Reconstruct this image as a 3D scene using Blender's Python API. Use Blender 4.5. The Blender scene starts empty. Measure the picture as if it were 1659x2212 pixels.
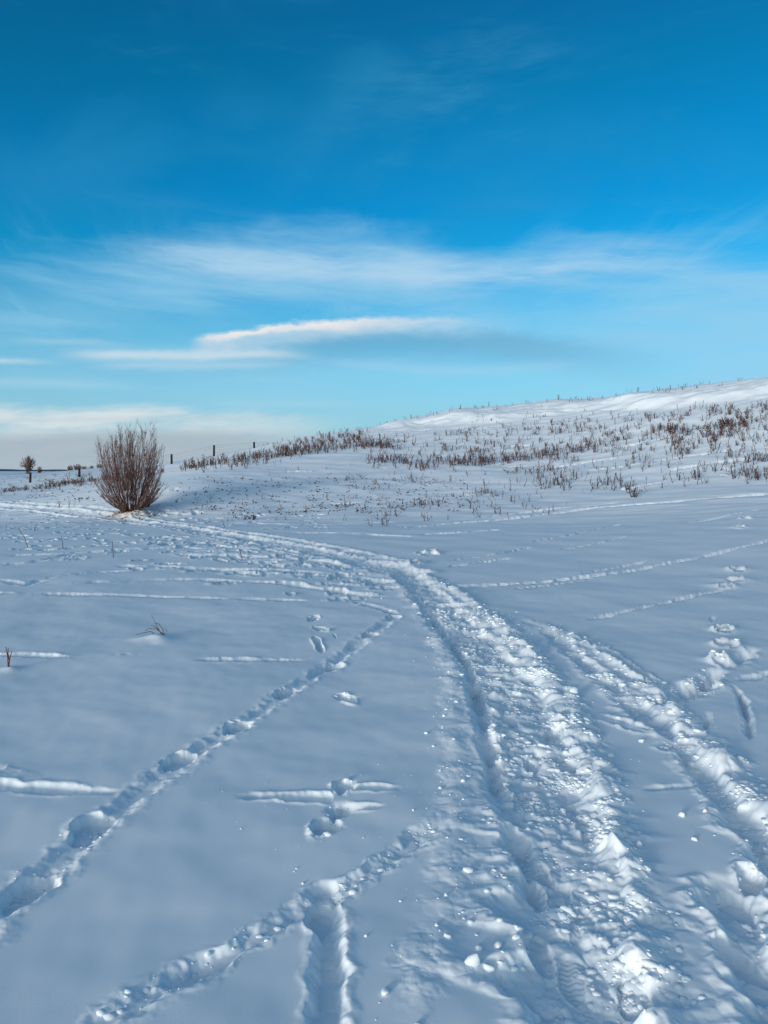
import bpy, math, random
import numpy as np

# ------------------------------------------------------------------ camera, world, sun, exposure
scene = bpy.context.scene
COL = scene.collection
F, CX, HY, CAM_H = 1670.0, 829.5, 1017.0, 1.6      # lens and horizon of the 1659 x 2212 study frame

cam_data = bpy.data.cameras.new("camera")
cam = bpy.data.objects.new("camera", cam_data)
COL.objects.link(cam)
cam.location = (0, 0, CAM_H)
cam.rotation_euler = (math.pi / 2, 0, 0)
cam_data.sensor_fit = 'HORIZONTAL'
cam_data.sensor_width = 36.0
cam_data.lens = 36.0 * F / 1659.0
cam_data.shift_y = -(1106.0 - HY) / 1659.0
cam_data.clip_start = 0.05
cam_data.clip_end = 20000
scene.camera = cam

SUN_EL = math.radians(5.8)
SUN_AZ = math.radians(215.0)                        # where the sun stands, clockwise from +Y
SUN_STRENGTH = 2.0
sun_data = bpy.data.lights.new("sun", 'SUN')
sun = bpy.data.objects.new("sun", sun_data)
COL.objects.link(sun)
sun_data.energy = SUN_STRENGTH
sun_data.angle = math.radians(12.0)
sun_data.color = (1.0, 0.95, 0.89)
sun.rotation_euler = (math.pi / 2 - SUN_EL, 0, math.pi - SUN_AZ)
sun.location = (-30, -30, 20)

vs = scene.view_settings
vs.view_transform = 'Standard'
vs.look = 'None'
EXPOSURE = 0.37
vs.exposure = EXPOSURE
vs.gamma = 1.0
vs.use_curve_mapping = False
scene.cycles.max_bounces = 5
scene.cycles.diffuse_bounces = 3
scene.cycles.use_denoising = True

world = bpy.data.worlds.new("World")
scene.world = world
world.use_nodes = True
WT = world.node_tree


class S:
    """a shader socket with arithmetic, so that node maths reads like maths"""
    tree = None

    def __init__(self, sock):
        self.s = sock

    @staticmethod
    def m(op, *args, clamp=False):
        n = S.tree.nodes.new('ShaderNodeMath')
        n.operation = op
        n.use_clamp = clamp
        for i, a in enumerate(args):
            if isinstance(a, S):
                S.tree.links.new(a.s, n.inputs[i])
            else:
                n.inputs[i].default_value = float(a)
        return S(n.outputs[0])

    def __add__(self, o): return S.m('ADD', self, o)
    __radd__ = __add__
    def __sub__(self, o): return S.m('SUBTRACT', self, o)
    def __rsub__(self, o): return S.m('SUBTRACT', o, self)
    def __mul__(self, o): return S.m('MULTIPLY', self, o)
    __rmul__ = __mul__
    def __truediv__(self, o): return S.m('DIVIDE', self, o)
    def exp(self): return S.m('EXPONENT', self)
    def clamp(self): return S.m('ADD', self, 0.0, clamp=True)


def sstep(v, a, b):
    n = S.tree.nodes.new('ShaderNodeMapRange')
    n.interpolation_type = 'SMOOTHSTEP'
    S.tree.links.new(v.s, n.inputs[0])
    n.inputs[1].default_value = a
    n.inputs[2].default_value = b
    n.inputs[3].default_value = 0.0
    n.inputs[4].default_value = 1.0
    return S(n.outputs[0])


def vec(x, y, z):
    n = S.tree.nodes.new('ShaderNodeCombineXYZ')
    for i, a in enumerate((x, y, z)):
        if isinstance(a, S):
            S.tree.links.new(a.s, n.inputs[i])
        else:
            n.inputs[i].default_value = a
    return S(n.outputs[0])


def noise(v, scale, detail=4.0, rough=0.55, dist=0.0):
    n = S.tree.nodes.new('ShaderNodeTexNoise')
    S.tree.links.new(v.s, n.inputs['Vector'])
    n.inputs['Scale'].default_value = scale
    n.inputs['Detail'].default_value = detail
    n.inputs['Roughness'].default_value = rough
    n.inputs['Distortion'].default_value = dist
    return S(n.outputs[0])


def mix(fac, a, b):
    n = S.tree.nodes.new('ShaderNodeMix')
    n.data_type = 'RGBA'
    n.clamp_factor = True
    if isinstance(fac, S):
        S.tree.links.new(fac.s, n.inputs[0])
    else:
        n.inputs[0].default_value = fac
    for i, c in ((6, a), (7, b)):
        if isinstance(c, S):
            S.tree.links.new(c.s, n.inputs[i])
        else:
            n.inputs[i].default_value = (c[0], c[1], c[2], 1)
    return S(n.outputs[2])


def lin(r, g, b):
    def f(c):
        c /= 255.0
        return c / 12.92 if c <= 0.04045 else ((c + 0.055) / 1.055) ** 2.4
    return (f(r), f(g), f(b))


def dir_of(dx, dy):
    """azimuth and slope of the direction seen at a point of the study frame"""
    u = (dx - CX) / F
    v = (HY - dy) / F
    return math.atan(u), v / math.sqrt(1 + u * u)


def build_sky():
    S.tree = WT
    nt = WT
    bg = nt.nodes['Background']
    sky = nt.nodes.new('ShaderNodeTexSky')
    sky.sky_type = 'NISHITA'
    sky.sun_disc = False
    sky.sun_elevation = SUN_EL
    sky.sun_rotation = SUN_AZ
    tc = nt.nodes.new('ShaderNodeTexCoord')
    sep = nt.nodes.new('ShaderNodeSeparateXYZ')
    nt.links.new(tc.outputs['Generated'], sep.inputs[0])
    x, y, z = (S(sep.outputs[i]) for i in range(3))
    hyp = S.m('SQRT', x * x + y * y + 1e-6)
    az = S.m('ARCTAN2', x, y)
    te = z / hyp
    sx, cy = x / hyp, y / hyp
    # air colour: the physical sky, graded towards the clear cyan-blue of the day
    ramp = nt.nodes.new('ShaderNodeValToRGB')
    stops = [(0.0, (0.50, 1.15, 2.60)), (0.09, (0.46, 1.36, 2.58)), (0.18, (0.22, 1.34, 2.30)), (0.26, (0.03, 1.22, 2.2)),
             (0.34, (0.022, 1.07, 2.05)), (0.50, (0.020, 0.95, 1.66)), (0.72, (0.04, 0.72, 1.45)), (1.0, (0.10, 0.72, 1.35))]
    els = ramp.color_ramp.elements
    while len(els) < len(stops):
        els.new(0.5)
    for e, (p, c) in zip(els, stops):
        e.position = p
        e.color = (c[0] / 2.6, c[1] / 2.6, c[2] / 2.6, 1)
    nt.links.new(te.s, ramp.inputs[0])
    sc_ = nt.nodes.new('ShaderNodeVectorMath')
    sc_.operation = 'SCALE'
    nt.links.new(ramp.outputs[0], sc_.inputs[0])
    sc_.inputs['Scale'].default_value = 2.6 / 2 ** EXPOSURE
    bw = nt.nodes.new('ShaderNodeRGBToBW')
    nt.links.new(sky.outputs[0], bw.inputs[0])
    glow = sstep(S(bw.outputs[0]), 4.5, 14.0)           # round the sun the air keeps its own warm colour
    # the air pales from the clear blue opposite the sun towards the sun's own side
    sd = (math.sin(SUN_AZ) * math.cos(SUN_EL), math.cos(SUN_AZ) * math.cos(SUN_EL), math.sin(SUN_EL))
    toward = sstep(x * sd[0] + y * sd[1] + z * sd[2], -0.30, 0.40)
    tint = mix(toward, S(sc_.outputs[0]), (1.95, 2.12, 2.30))
    tint = mix(glow, tint, (0.72, 0.80, 0.92))
    mul = nt.nodes.new('ShaderNodeVectorMath')
    mul.operation = 'MULTIPLY'
    nt.links.new(sky.outputs[0], mul.inputs[0])
    nt.links.new(tint.s, mul.inputs[1])
    col = S(mul.outputs[0])                              # in units of background strength
    K = 1.0 / (SKY_STRENGTH * 2 ** EXPOSURE)

    def C(r, g, b):
        l = lin(r, g, b)
        return (l[0] * K, l[1] * K, l[2] * K)

    # noises in the sky: long streaks, puffs and a slow warp
    warp = noise(vec(sx * 2.0, cy * 2.0, te * 5.0), 1.6, 3.0)
    tw = te + (warp - 0.5) * 0.05
    streak = noise(vec(sx * 2.2, cy * 2.2, (tw + az * 0.05) * 17.0), 1.5, 6.0, 0.6)
    streak2 = noise(vec(sx * 5.0 + 3.0, cy * 5.0, (tw - az * 0.10) * 26.0), 1.7, 7.0, 0.62)
    puff = noise(vec(sx * 5.5, cy * 5.5, te * 12.0), 2.2, 7.0, 0.62, 0.3)
    fine = noise(vec(sx * 30.0, cy * 30.0, te * 60.0), 1.6, 5.0, 0.6)

    def line(pts):
        """elevation of a cloud edge as a smooth function of azimuth"""
        cur = nt.nodes.new('ShaderNodeFloatCurve')
        A = [dir_of(*p) for p in pts]
        amin, amax = A[0][0], A[-1][0]
        c = cur.mapping.curves[0]
        cur.mapping.use_clip = False
        while len(c.points) < len(A):
            c.points.new(0.5, 0.5)
        for p, (a, t) in zip(c.points, A):
            p.location = ((a - amin) / (amax - amin), t)
            p.handle_type = 'AUTO'
        cur.mapping.extend = 'HORIZONTAL'
        cur.mapping.update()
        f = ((az - amin) * (1.0 / (amax - amin))).clamp()
        nt.links.new(f.s, cur.inputs['Value'])
        return S(cur.outputs[0])

    def span(x0, x1, soft0, soft1):
        a0, a1 = dir_of(x0, HY)[0], dir_of(x1, HY)[0]
        return sstep(az, a0 - soft0, a0 + soft0) * (1.0 - sstep(az, a1 - soft1, a1 + soft1))

    def px(v):
        return v / F

    # thin veil that runs all round the sky
    veil = sstep(streak, 0.46, 0.80) * sstep(te, 0.02, 0.10) * (1.0 - sstep(te, 0.24, 0.36))
    col = mix(veil * 0.46, col, C(150, 205, 232))
    high = sstep(streak2, 0.50, 0.85) * sstep(puff, 0.40, 0.7) * sstep(te, 0.26, 0.46) * (1.0 - sstep(te, 0.75, 1.0))
    col = mix(high * 0.20, col, C(70, 160, 205))
    # pale lower sky
    low = (1.0 - sstep(te + (warp - 0.5) * 0.06 + (puff - 0.5) * 0.04, 0.03, 0.27))
    col = mix(low * 0.60, col, C(160, 211, 238))
    mott = sstep(noise(vec(sx * 3.0, cy * 3.0, te * 4.5), 1.3, 4.0, 0.5, 0.6), 0.42, 0.72) * sstep(te, 0.20, 0.34) * (1.0 - sstep(te, 0.8, 1.2))
    col = mix(mott * 0.30, col, C(48, 146, 194))

    # high cirrus, drawn out over a level sheet of air
    iz = S.m('DIVIDE', 1.0, S.m('MAXIMUM', z, 0.0) + 0.10)
    ax, ay = x * iz, y * iz
    c1 = noise(vec(ax * 1.10 + ay * 0.55, ay * 0.28 - ax * 0.16, 0.0), 1.35, 7.0, 0.62, 0.5)
    c2 = noise(vec(ax * 0.35 + ay * 0.30, ay * 0.30 - ax * 0.10, 4.0), 1.2, 3.0, 0.5)
    c3 = noise(vec(ax * 2.6 + ay * 0.2, ay * 0.5 + ax * 0.9, 9.0), 1.6, 6.0, 0.65, 0.4)
    ci = sstep(c1, 0.42, 0.78) * sstep(c2, 0.36, 0.64) * sstep(te, 0.14, 0.24) * (1.0 - sstep(te, 1.2, 2.0))
    col = mix(ci * 0.08, col, C(92, 172, 214))
    ci2 = sstep(c3, 0.48, 0.80) * sstep(c1, 0.35, 0.65) * sstep(te, 0.10, 0.18) * (1.0 - sstep(te, 0.22, 0.36))
    col = mix(ci2 * 0.70, col, C(140, 200, 230))
    # broad cirrus sheet
    top = line([(-500, 560), (150, 520), (330, 492), (560, 478), (830, 476), (1020, 530), (1230, 505), (1450, 530), (1750, 560), (2300, 560)])
    d1 = (top - te) + (puff - 0.5) * px(90) + (streak2 - 0.5) * px(60)
    body = sstep(d1, px(-20), px(75)) * (1.0 - sstep(d1, px(90), px(270)))
    sheet = body * (sstep(streak, 0.28, 0.70) * 0.6 + 0.4) * span(120, 2300, 0.16, 0.3)
    col = mix(sheet * 0.66, col, C(150, 204, 234))
    core = line([(-400, 545), (250, 545), (560, 568), (830, 580), (1100, 600), (1350, 560), (1700, 600), (2200, 600)])
    d2 = (te - core + (streak2 - 0.5) * px(70)) * (1.0 / px(34))
    col = mix((0.0 - d2 * d2).exp() * span(320, 1500, 0.10, 0.2) * sstep(streak, 0.32, 0.62) * 0.55, col, C(196, 221, 240))
    rv = sstep(az, dir_of(900, HY)[0], dir_of(1700, HY)[0]) * (1.0 - sstep(te + (puff - 0.5) * px(120), px(200), px(520))) * (1.0 - sstep(az, 1.2, 2.0))
    col = mix(rv * (sstep(streak, 0.30, 0.66) * 0.45 + 0.30), col, C(150, 206, 236))
    # wisps high up
    w1 = line([(500, 330), (800, 230), (1000, 150), (1300, 60)])
    d3 = (te - w1 + (puff - 0.5) * px(260)) * (1.0 / px(80))
    col = mix((0.0 - d3 * d3).exp() * span(760, 1180, 0.12, 0.12) * sstep(streak2, 0.30, 0.8) * 0.26, col, C(90, 170, 212))

    # the lens-shaped cloud: bright ragged upper edge, grey-blue shaded body
    edge = line([(300, 735), (430, 725), (520, 712), (620, 699), (740, 690), (830, 684), (950, 685), (1100, 691), (1300, 712), (1500, 740)])
    dd = (edge - te) + (fine - 0.5) * px(20) + (puff - 0.5) * px(22)
    shade = sstep(dd, px(10), px(46)) * (1.0 - sstep(dd, px(52), px(122))) * span(560, 1300, 0.12, 0.13)
    col = mix(shade * 0.60, col, C(112, 166, 198))
    lit = sstep(dd, px(-6), px(10)) * (1.0 - sstep(dd, px(8), px(56))) * (sstep(streak2, 0.30, 0.60) * 0.55 + 0.45) * span(430, 1060, 0.016, 0.08)
    lit = lit * (1.0 - sstep(az, dir_of(700, HY)[0], dir_of(1080, HY)[0]) * 0.62)
    col = mix(lit * 0.86, col, C(226, 228, 232))
    glowb = sstep(dd, px(2), px(8)) * (1.0 - sstep(dd, px(8), px(24))) * span(470, 760, 0.03, 0.06)
    col = mix(glowb * 0.55, col, C(250, 243, 234))
    tail = sstep(dd, px(12), px(22)) * (1.0 - sstep(dd, px(30), px(60))) * span(440, 640, 0.03, 0.05)
    col = mix(tail * 0.45, col, C(175, 208, 228))
    # streaks below it
    for (pts, th, x0, x1, amt, rgb) in (
            ([(-200, 772), (150, 765), (380, 768), (640, 766), (800, 790)], 11, 170, 630, 0.75, (208, 224, 233)),
            ([(-200, 792), (200, 790), (420, 790), (640, 788), (900, 800)], 9, 230, 600, 0.50, (186, 214, 230)),
            ([(500, 770), (800, 790), (950, 801), (1200, 790), (1500, 770)], 12, 700, 1230, 0.38, (168, 209, 232)),
            ([(-300, 742), (120, 738), (280, 746)], 7, 40, 260, 0.35, (180, 214, 230)),
            ([(-300, 780), (0, 778), (120, 782)], 6, -300, 70, 0.6, (205, 224, 234)),
            ([(-300, 830), (0, 826), (300, 834)], 9, -300, 250, 0.45, (170, 212, 232)),
            ([(300, 870), (700, 872), (900, 868)], 8, 480, 740, 0.3, (175, 215, 232)),
            ([(1000, 760), (1300, 735), (1500, 742)], 20, 1280, 1440, 0.35, (150, 200, 230))):
        l_ = line(pts)
        q = (te - l_ + (streak2 - 0.5) * px(16) + (fine - 0.5) * px(6)) * (1.0 / px(th))
        col = mix((0.0 - q * q).exp() * span(x0, x1, 0.04, 0.05) * amt, col, C(*rgb))
    # cream band and grey bank along the horizon
    ban = line([(-900, 862), (0, 872), (300, 874), (560, 886), (800, 905)])
    db = (ban - te) + (streak2 - 0.5) * px(34)
    hb = (1.0 - sstep(az, dir_of(380, HY)[0], dir_of(860, HY)[0]))
    back = sstep(az, -2.6, -2.0)
    hb = hb * back
    col = mix(sstep(db, px(-8), px(24)) * hb * (sstep(streak2, 0.34, 0.62) * 0.62 + 0.30), col, C(216, 226, 229))
    gl = line([(-900, 936), (0, 934), (300, 926), (600, 930), (900, 950)])
    dg = (gl - te) + (streak2 - 0.5) * px(14)
    col = mix(sstep(dg, px(-12), px(22)) * hb * 0.86, col, C(166, 181, 193))
    thin = line([(-900, 905), (0, 908), (300, 906), (600, 900)])
    qt = (te - thin + (streak - 0.5) * px(14)) * (1.0 / px(6))
    col = mix((0.0 - qt * qt).exp() * hb * 0.4, col, C(190, 205, 216))
    # below the horizon only the snow's own glow
    nt.links.new(col.s, bg.inputs[0])
    bg.inputs[1].default_value = SKY_STRENGTH


SKY_STRENGTH = 0.115
build_sky()

# ------------------------------------------------------------------ helpers
rng = np.random.default_rng(7)
random.seed(7)


def tag(o, label=None, cat=None, group=None, kind=None):
    if label: o["label"] = label
    if cat: o["category"] = cat
    if group: o["group"] = group
    if kind: o["kind"] = kind
    return o


def empty(name, loc):
    o = bpy.data.objects.new(name, None)
    o.location = loc
    o.empty_display_size = 0.1
    COL.objects.link(o)
    return o


def mesh_obj(name, me, parent=None, loc=(0, 0, 0)):
    o = bpy.data.objects.new(name, me)
    o.location = loc
    o.parent = parent
    COL.objects.link(o)
    return o


class MB:
    """collects tubes and faces into one mesh"""

    def __init__(self):
        self.v, self.f = [], []

    def tube(self, pts, radii, sides=4, cap=True):
        pts = np.asarray(pts, float)
        n = len(pts)
        base = len(self.v)
        t = np.gradient(pts, axis=0)
        t /= np.linalg.norm(t, axis=1)[:, None] + 1e-9
        ref = np.array([0, 0, 1.0]) if abs(t[0][2]) < 0.9 else np.array([1.0, 0, 0])
        for i in range(n):
            a = np.cross(t[i], ref)
            a /= np.linalg.norm(a) + 1e-9
            b = np.cross(t[i], a)
            for k in range(sides):
                th = 2 * math.pi * k / sides
                self.v.append(tuple(pts[i] + radii[i] * (math.cos(th) * a + math.sin(th) * b)))
        for i in range(n - 1):
            for k in range(sides):
                k2 = (k + 1) % sides
                self.f.append((base + i * sides + k, base + i * sides + k2, base + (i + 1) * sides + k2, base + (i + 1) * sides + k))
        if cap:
            self.f.append(tuple(base + k for k in range(sides))[::-1])
            self.f.append(tuple(base + (n - 1) * sides + k for k in range(sides)))

    def leaf(self, p, d, w, l):
        """a small folded leaf"""
        p = np.asarray(p, float)
        d = np.asarray(d, float)
        d /= np.linalg.norm(d) + 1e-9
        s = np.cross(d, rng.normal(size=3))
        s /= np.linalg.norm(s) + 1e-9
        nrm = np.cross(d, s)
        b = len(self.v)
        for q in (p, p + d * l * .5 + s * w * .5 + nrm * w * .2, p + d * l, p + d * l * .5 - s * w * .5 + nrm * w * .2):
            self.v.append(tuple(q))
        self.f += [(b, b + 1, b + 2), (b, b + 2, b + 3)]

    def add(self, verts, faces):
        b = len(self.v)
        self.v += [tuple(q) for q in verts]
        self.f += [tuple(i + b for i in fc) for fc in faces]

    def mesh(self, name, mat, smooth=False):
        me = bpy.data.meshes.new(name)
        me.from_pydata(self.v, [], self.f)
        me.materials.append(mat)
        if smooth:
            me.polygons.foreach_set("use_smooth", [True] * len(me.polygons))
        me.update()
        return me

    def build(self, name, mat, parent=None, loc=(0, 0, 0), smooth=False):
        return mesh_obj(name, self.mesh(name, mat, smooth), parent, loc)


def new_mat(name):
    m = bpy.data.materials.new(name)
    m.use_nodes = True
    S.tree = m.node_tree
    b = m.node_tree.nodes['Principled BSDF']
    return m, m.node_tree, b


def coords(nt, which='Object'):
    tc = nt.nodes.new('ShaderNodeTexCoord')
    return S(tc.outputs[which])


def plant_mat(name, c0, c1, scale=9.0, rough=0.85):
    m, nt, b = new_mat(name)
    geo = nt.nodes.new('ShaderNodeNewGeometry')
    n = noise(S(geo.outputs['Position']), scale, 3.0)
    oi = nt.nodes.new('ShaderNodeObjectInfo')
    f = (n * 1.6 - 0.5 + S(oi.outputs['Random']) * 0.4).clamp()
    nt.links.new(mix(f, c0, c1).s, b.inputs['Base Color'])
    b.inputs['Roughness'].default_value = rough
    b.inputs['Specular IOR Level'].default_value = 0.2
    return m


# ------------------------------------------------------------------ numpy noise
def _hash(ix, iy, seed):
    h = (ix.astype(np.int64) * 374761393 + iy.astype(np.int64) * 668265263 + seed * 1442695041) & 0xffffffff
    h = ((h ^ (h >> 13)) * 1274126177) & 0xffffffff
    h = (h ^ (h >> 16)) & 0xffffffff
    return (h / 4294967295.0).astype(np.float32)


def perlin(x, y, seed=0):
    ix, iy = np.floor(x), np.floor(y)
    fx, fy = (x - ix).astype(np.float32), (y - iy).astype(np.float32)
    ix, iy = ix.astype(np.int64), iy.astype(np.int64)
    u = fx * fx * fx * (fx * (fx * 6 - 15) + 10)
    v = fy * fy * fy * (fy * (fy * 6 - 15) + 10)

    def g(a, b):
        t = _hash(ix + a, iy + b, seed) * np.float32(2 * math.pi)
        return np.cos(t) * (fx - a) + np.sin(t) * (fy - b)
    n0 = g(0, 0) * (1 - u) + g(1, 0) * u
    n1 = g(0, 1) * (1 - u) + g(1, 1) * u
    return (n0 * (1 - v) + n1 * v) * 1.5


def domes(x, y, seed=0, angular=0.0):
    """rounded lumps, one in each cell"""
    ix, iy = np.floor(x).astype(np.int64), np.floor(y).astype(np.int64)
    out = np.zeros(x.shape, np.float32)
    for a in (-1, 0, 1):
        for b in (-1, 0, 1):
            cx, cy = ix + a, iy + b
            px_ = cx + _hash(cx, cy, seed)
            py_ = cy + _hash(cx, cy, seed + 1)
            r = 0.35 + 0.5 * _hash(cx, cy, seed + 2)
            h = 0.25 + 0.75 * _hash(cx, cy, seed + 3)
            ang = _hash(cx, cy, seed + 4) * 6.283
            dx, dy = (x - px_), (y - py_)
            ca, sa = np.cos(ang), np.sin(ang)
            ex = (dx * ca + dy * sa) / (r * 1.25)
            ey = (-dx * sa + dy * ca) / (r * 0.8)
            if angular:
                q = 1.15 - np.maximum(np.abs(ex), np.maximum(np.abs(0.5 * ex + 0.87 * ey), np.abs(0.5 * ex - 0.87 * ey)))
                d = np.minimum(np.maximum(q, 0) * 1.7, 0.75 + 0.25 * q) * h * (1 + angular * ex - 0.5 * angular * ey)
            else:
                d = np.sqrt(np.maximum(1 - (ex * ex + ey * ey), 0)) * h
            out = np.maximum(out, d)
    return out


def smooth(t):
    t = np.clip(t, 0, 1)
    return t * t * (3 - 2 * t)


# ------------------------------------------------------------------ terrain: lie of the land
def ctrl(dx, dy, d):
    return ((dx - CX) / F * d, d, CAM_H + (HY - dy) / F * d)


CREST = [(350, 1003, 63), (480, 984, 63), (600, 958, 63), (715, 935, 64), (830, 914, 65), (1000, 890, 64), (1245, 868, 62), (1450, 846, 58), (1659, 823, 54), (1900, 795, 50)]
P = []
for d_ in (0, 4, 9, 15):
    for x_ in (-9, -4, 0, 4):
        P.append((x_, d_, 0.0))
P += [(-14, 20, 0), (-6, 22, 0), (0, 22, 0.0), (6, 20, 0.06), (9, 15, 0.25), (12, 12, 0.25), (7, 11, 0.06), (-14, 10, 0)]
P += [ctrl(275, 1112, 28), ctrl(120, 1100, 32), ctrl(0, 1090, 36), ctrl(-150, 1082, 40)]
P += [ctrl(275, 1062, 33.5), ctrl(400, 1053, 32), ctrl(400, 1100, 28.8), ctrl(480, 1022, 38), ctrl(150, 1066, 41), ctrl(0, 1062, 49)]
P += [ctrl(200, 1040, 54), ctrl(65, 1047, 56), ctrl(350, 1016, 50)]
P += [ctrl(600, 1105, 28.5), ctrl(600, 1040, 36), ctrl(600, 990, 46)]
P += [ctrl(830, 1105, 28.5), ctrl(830, 1040, 36.5), ctrl(830, 990, 45), ctrl(830, 945, 55)]
P += [ctrl(1245, 1105, 27), ctrl(1245, 1040, 35), ctrl(1245, 980, 44), ctrl(1245, 915, 53)]
P += [ctrl(1659, 1110, 22), ctrl(1659, 1045, 31), ctrl(1659, 985, 37), ctrl(1659, 925, 42), ctrl(1659, 875, 47)]
P += [ctrl(2000, 1100, 21), ctrl(2000, 980, 35), ctrl(2000, 850, 44)]
for (dx, dy, d) in CREST:
    p = ctrl(dx, dy, d)
    P.append((p[0], p[1], p[2] - (0.5 if dx >= 830 else 0.0)))
    d2 = d * 1.35
    P.append(((dx - CX) / F * d2, d2, p[2] + (0.35 if dx >= 600 else 0.05)))
P += [ctrl(216, 1010.5, 105), ctrl(330, 1004, 102), ctrl(150, 1016.5, 106), ctrl(65, 1025, 106), ctrl(-100, 1030, 106), ctrl(-100, 1040, 80)]
P += [(-70, 20, 0), (-70, 70, 0.2), (-40, 0, 0), (-60, -50, 0), (0, -30, 0), (0, -80, 0), (60, -50, 1.0), (40, 0, 1.0), (40, 25, 4.5), (75, 20, 7.5), (70, 60, 10), (40, 110, 8), (0, 120, 6.8), (-60, 120, 0.5), (75, -10, 4), (20, -10, 0.1), (20, 8, 0.9)]
P = np.array(P, float)
SC = 30.0


def _tps_fit():
    n = len(P)
    q = P[:, :2] / SC
    d2 = ((q[:, None] - q[None]) ** 2).sum(2)
    Kk = np.where(d2 > 0, d2 * np.log(np.maximum(d2, 1e-12)), 0) + np.eye(n) * 0.004
    Q = np.hstack([np.ones((n, 1)), q])
    A = np.zeros((n + 3, n + 3))
    A[:n, :n] = Kk
    A[:n, n:] = Q
    A[n:, :n] = Q.T
    return np.linalg.solve(A, np.concatenate([P[:, 2], np.zeros(3)]))


TPSW = _tps_fit()
_cu = np.array([(c[0] - CX) / F for c in CREST])
_cd = np.array([c[2] for c in CREST])


def base_z(x, y):
    x = np.asarray(x, np.float64)
    y = np.asarray(y, np.float64)
    R = np.hypot(x, y)
    k = np.minimum(1.0, 118.0 / np.maximum(R, 1e-6))
    xs, ys = x * k / SC, y * k / SC
    z = TPSW[-3] + TPSW[-2] * xs + TPSW[-1] * ys
    if xs.size < 6000:
        d2 = (xs[..., None] - P[:, 0] / SC) ** 2 + (ys[..., None] - P[:, 1] / SC) ** 2
        z = z + (d2 * np.log(d2 + 1e-12)) @ TPSW[:-3]
    else:
        xs, ys = xs.astype(np.float32), ys.astype(np.float32)
        for i in range(len(P)):
            d2 = (xs - np.float32(P[i, 0] / SC)) ** 2 + (ys - np.float32(P[i, 1] / SC)) ** 2
            z = z + np.float32(TPSW[i]) * d2 * np.log(d2 + np.float32(1e-9))
    far = smooth((R - 110) / 160.0)
    z = z * (1 - far) + 0.25 * far
    # wind drift along the crest: a steeper face below a nearly level top
    ok = y > 15
    u = np.where(ok, x / np.maximum(y, 1), 0)
    dc = np.interp(u, _cu, _cd)
    wob = 0.025 * perlin(x / 6.0, y / 6.0, 31) + 0.012 * perlin(x / 2.0, y / 2.0, 32)
    s = smooth((y / dc - (0.905 + wob)) / 0.055)
    amt = smooth((u + 0.05) / 0.10) * (0.62 + 0.25 * perlin(x / 4.0, y / 7.0, 33))
    return z + np.where(ok, s * amt, 0) * (1 - far)


def unproject(dx, dy):
    """ground points seen at points of the study frame"""
    dx = np.atleast_1d(np.asarray(dx, float))
    dy = np.atleast_1d(np.asarray(dy, float))
    u, v = (dx - CX) / F, (HY - dy) / F
    ds = 1.2 * (115 / 1.2) ** (np.arange(260) / 259.0)
    hit = np.full(dx.shape, np.nan)
    lo = np.full(dx.shape, 1.2)
    for a in range(0, len(dx), 2000):
        sl = slice(a, a + 2000)
        D2 = np.broadcast_to(ds, (len(dx[sl]), 260))
        below = (CAM_H + v[sl, None] * D2) <= base_z(u[sl, None] * D2, D2)
        k = below.argmax(1)
        h_ = np.where(below.any(1), ds[k], np.nan)
        hit[sl] = h_
        lo[sl] = ds[np.maximum(k - 1, 0)]
    ok = ~np.isnan(hit)
    hi = np.where(ok, hit, 115.0)
    lo = np.where(ok, lo, 114.0)
    for _ in range(14):
        mid = (lo + hi) / 2
        below = (CAM_H + v * mid) <= base_z(u * mid, mid)
        hi = np.where(below, mid, hi)
        lo = np.where(below, lo, mid)
    return u * hi, hi, ok


# ------------------------------------------------------------------ snow sheet (polar grid, fine where the path is)
rr = [0.02, 0.3, 0.6, 0.9, 1.1, 1.3, 1.45, 1.6]
r_ = 1.7
while r_ < 30:
    rr.append(r_)
    r_ += min(0.84 * r_ * r_ / 1237.0, 0.085)
while r_ < 84:
    rr.append(r_)
    r_ += 0.155
while r_ < 6000:
    rr.append(r_)
    r_ *= 1.045
rr = np.array(rr)
fine_az = np.radians(np.linspace(-30, 30, 900))
side = np.radians(np.concatenate([np.linspace(30.25, 45, 50), np.linspace(46.5, 178.5, 89)]))
azs = np.concatenate([-side[::-1], fine_az, side])
R, A = np.meshgrid(rr, azs, indexing='ij')
X, Y = (R * np.sin(A)), (R * np.cos(A))
Z = base_z(X, Y)
near = (1 - smooth((R - 9) / 10)).astype(np.float32)
mid_ = (1 - smooth((R - 26) / 12)).astype(np.float32)

NF = 450                                                # rows that can show small relief
nf = int(np.searchsorted(rr, 24.0))
sub = (slice(0, nf), slice(None))
Xs, Ys = X[sub], Y[sub]
n_big = perlin(Xs * 0.9 + Ys * 0.3, Ys * 0.9 - Xs * 0.25, 1)
n20 = perlin(Xs / .20, Ys / .20, 2)
n6 = perlin(Xs / .07, Ys / .07, 3)
n2 = perlin(Xs / .028, Ys / .028, 4)


def pad(a):
    o = np.zeros(Z.shape, np.float32)
    o[sub] = a
    return o


n_big, n20, n6, n2 = pad(n_big), pad(n20), pad(n6), pad(n2)
Z += 0.016 * n_big * mid_ + 0.0045 * perlin(X / 0.45 + Y / 1.5, Y / 0.42, 5) * near
# drifts and wind crust on the hill
hill = smooth((R - 18) / 12) * (1 - smooth((R - 90) / 40))
Z += hill * (0.10 * perlin(X / 7, Y / 5, 6) + 0.045 * perlin(X / 2.2, Y / 1.1, 7) + 0.012 * perlin(X / .9, Y / .5, 8))

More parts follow.
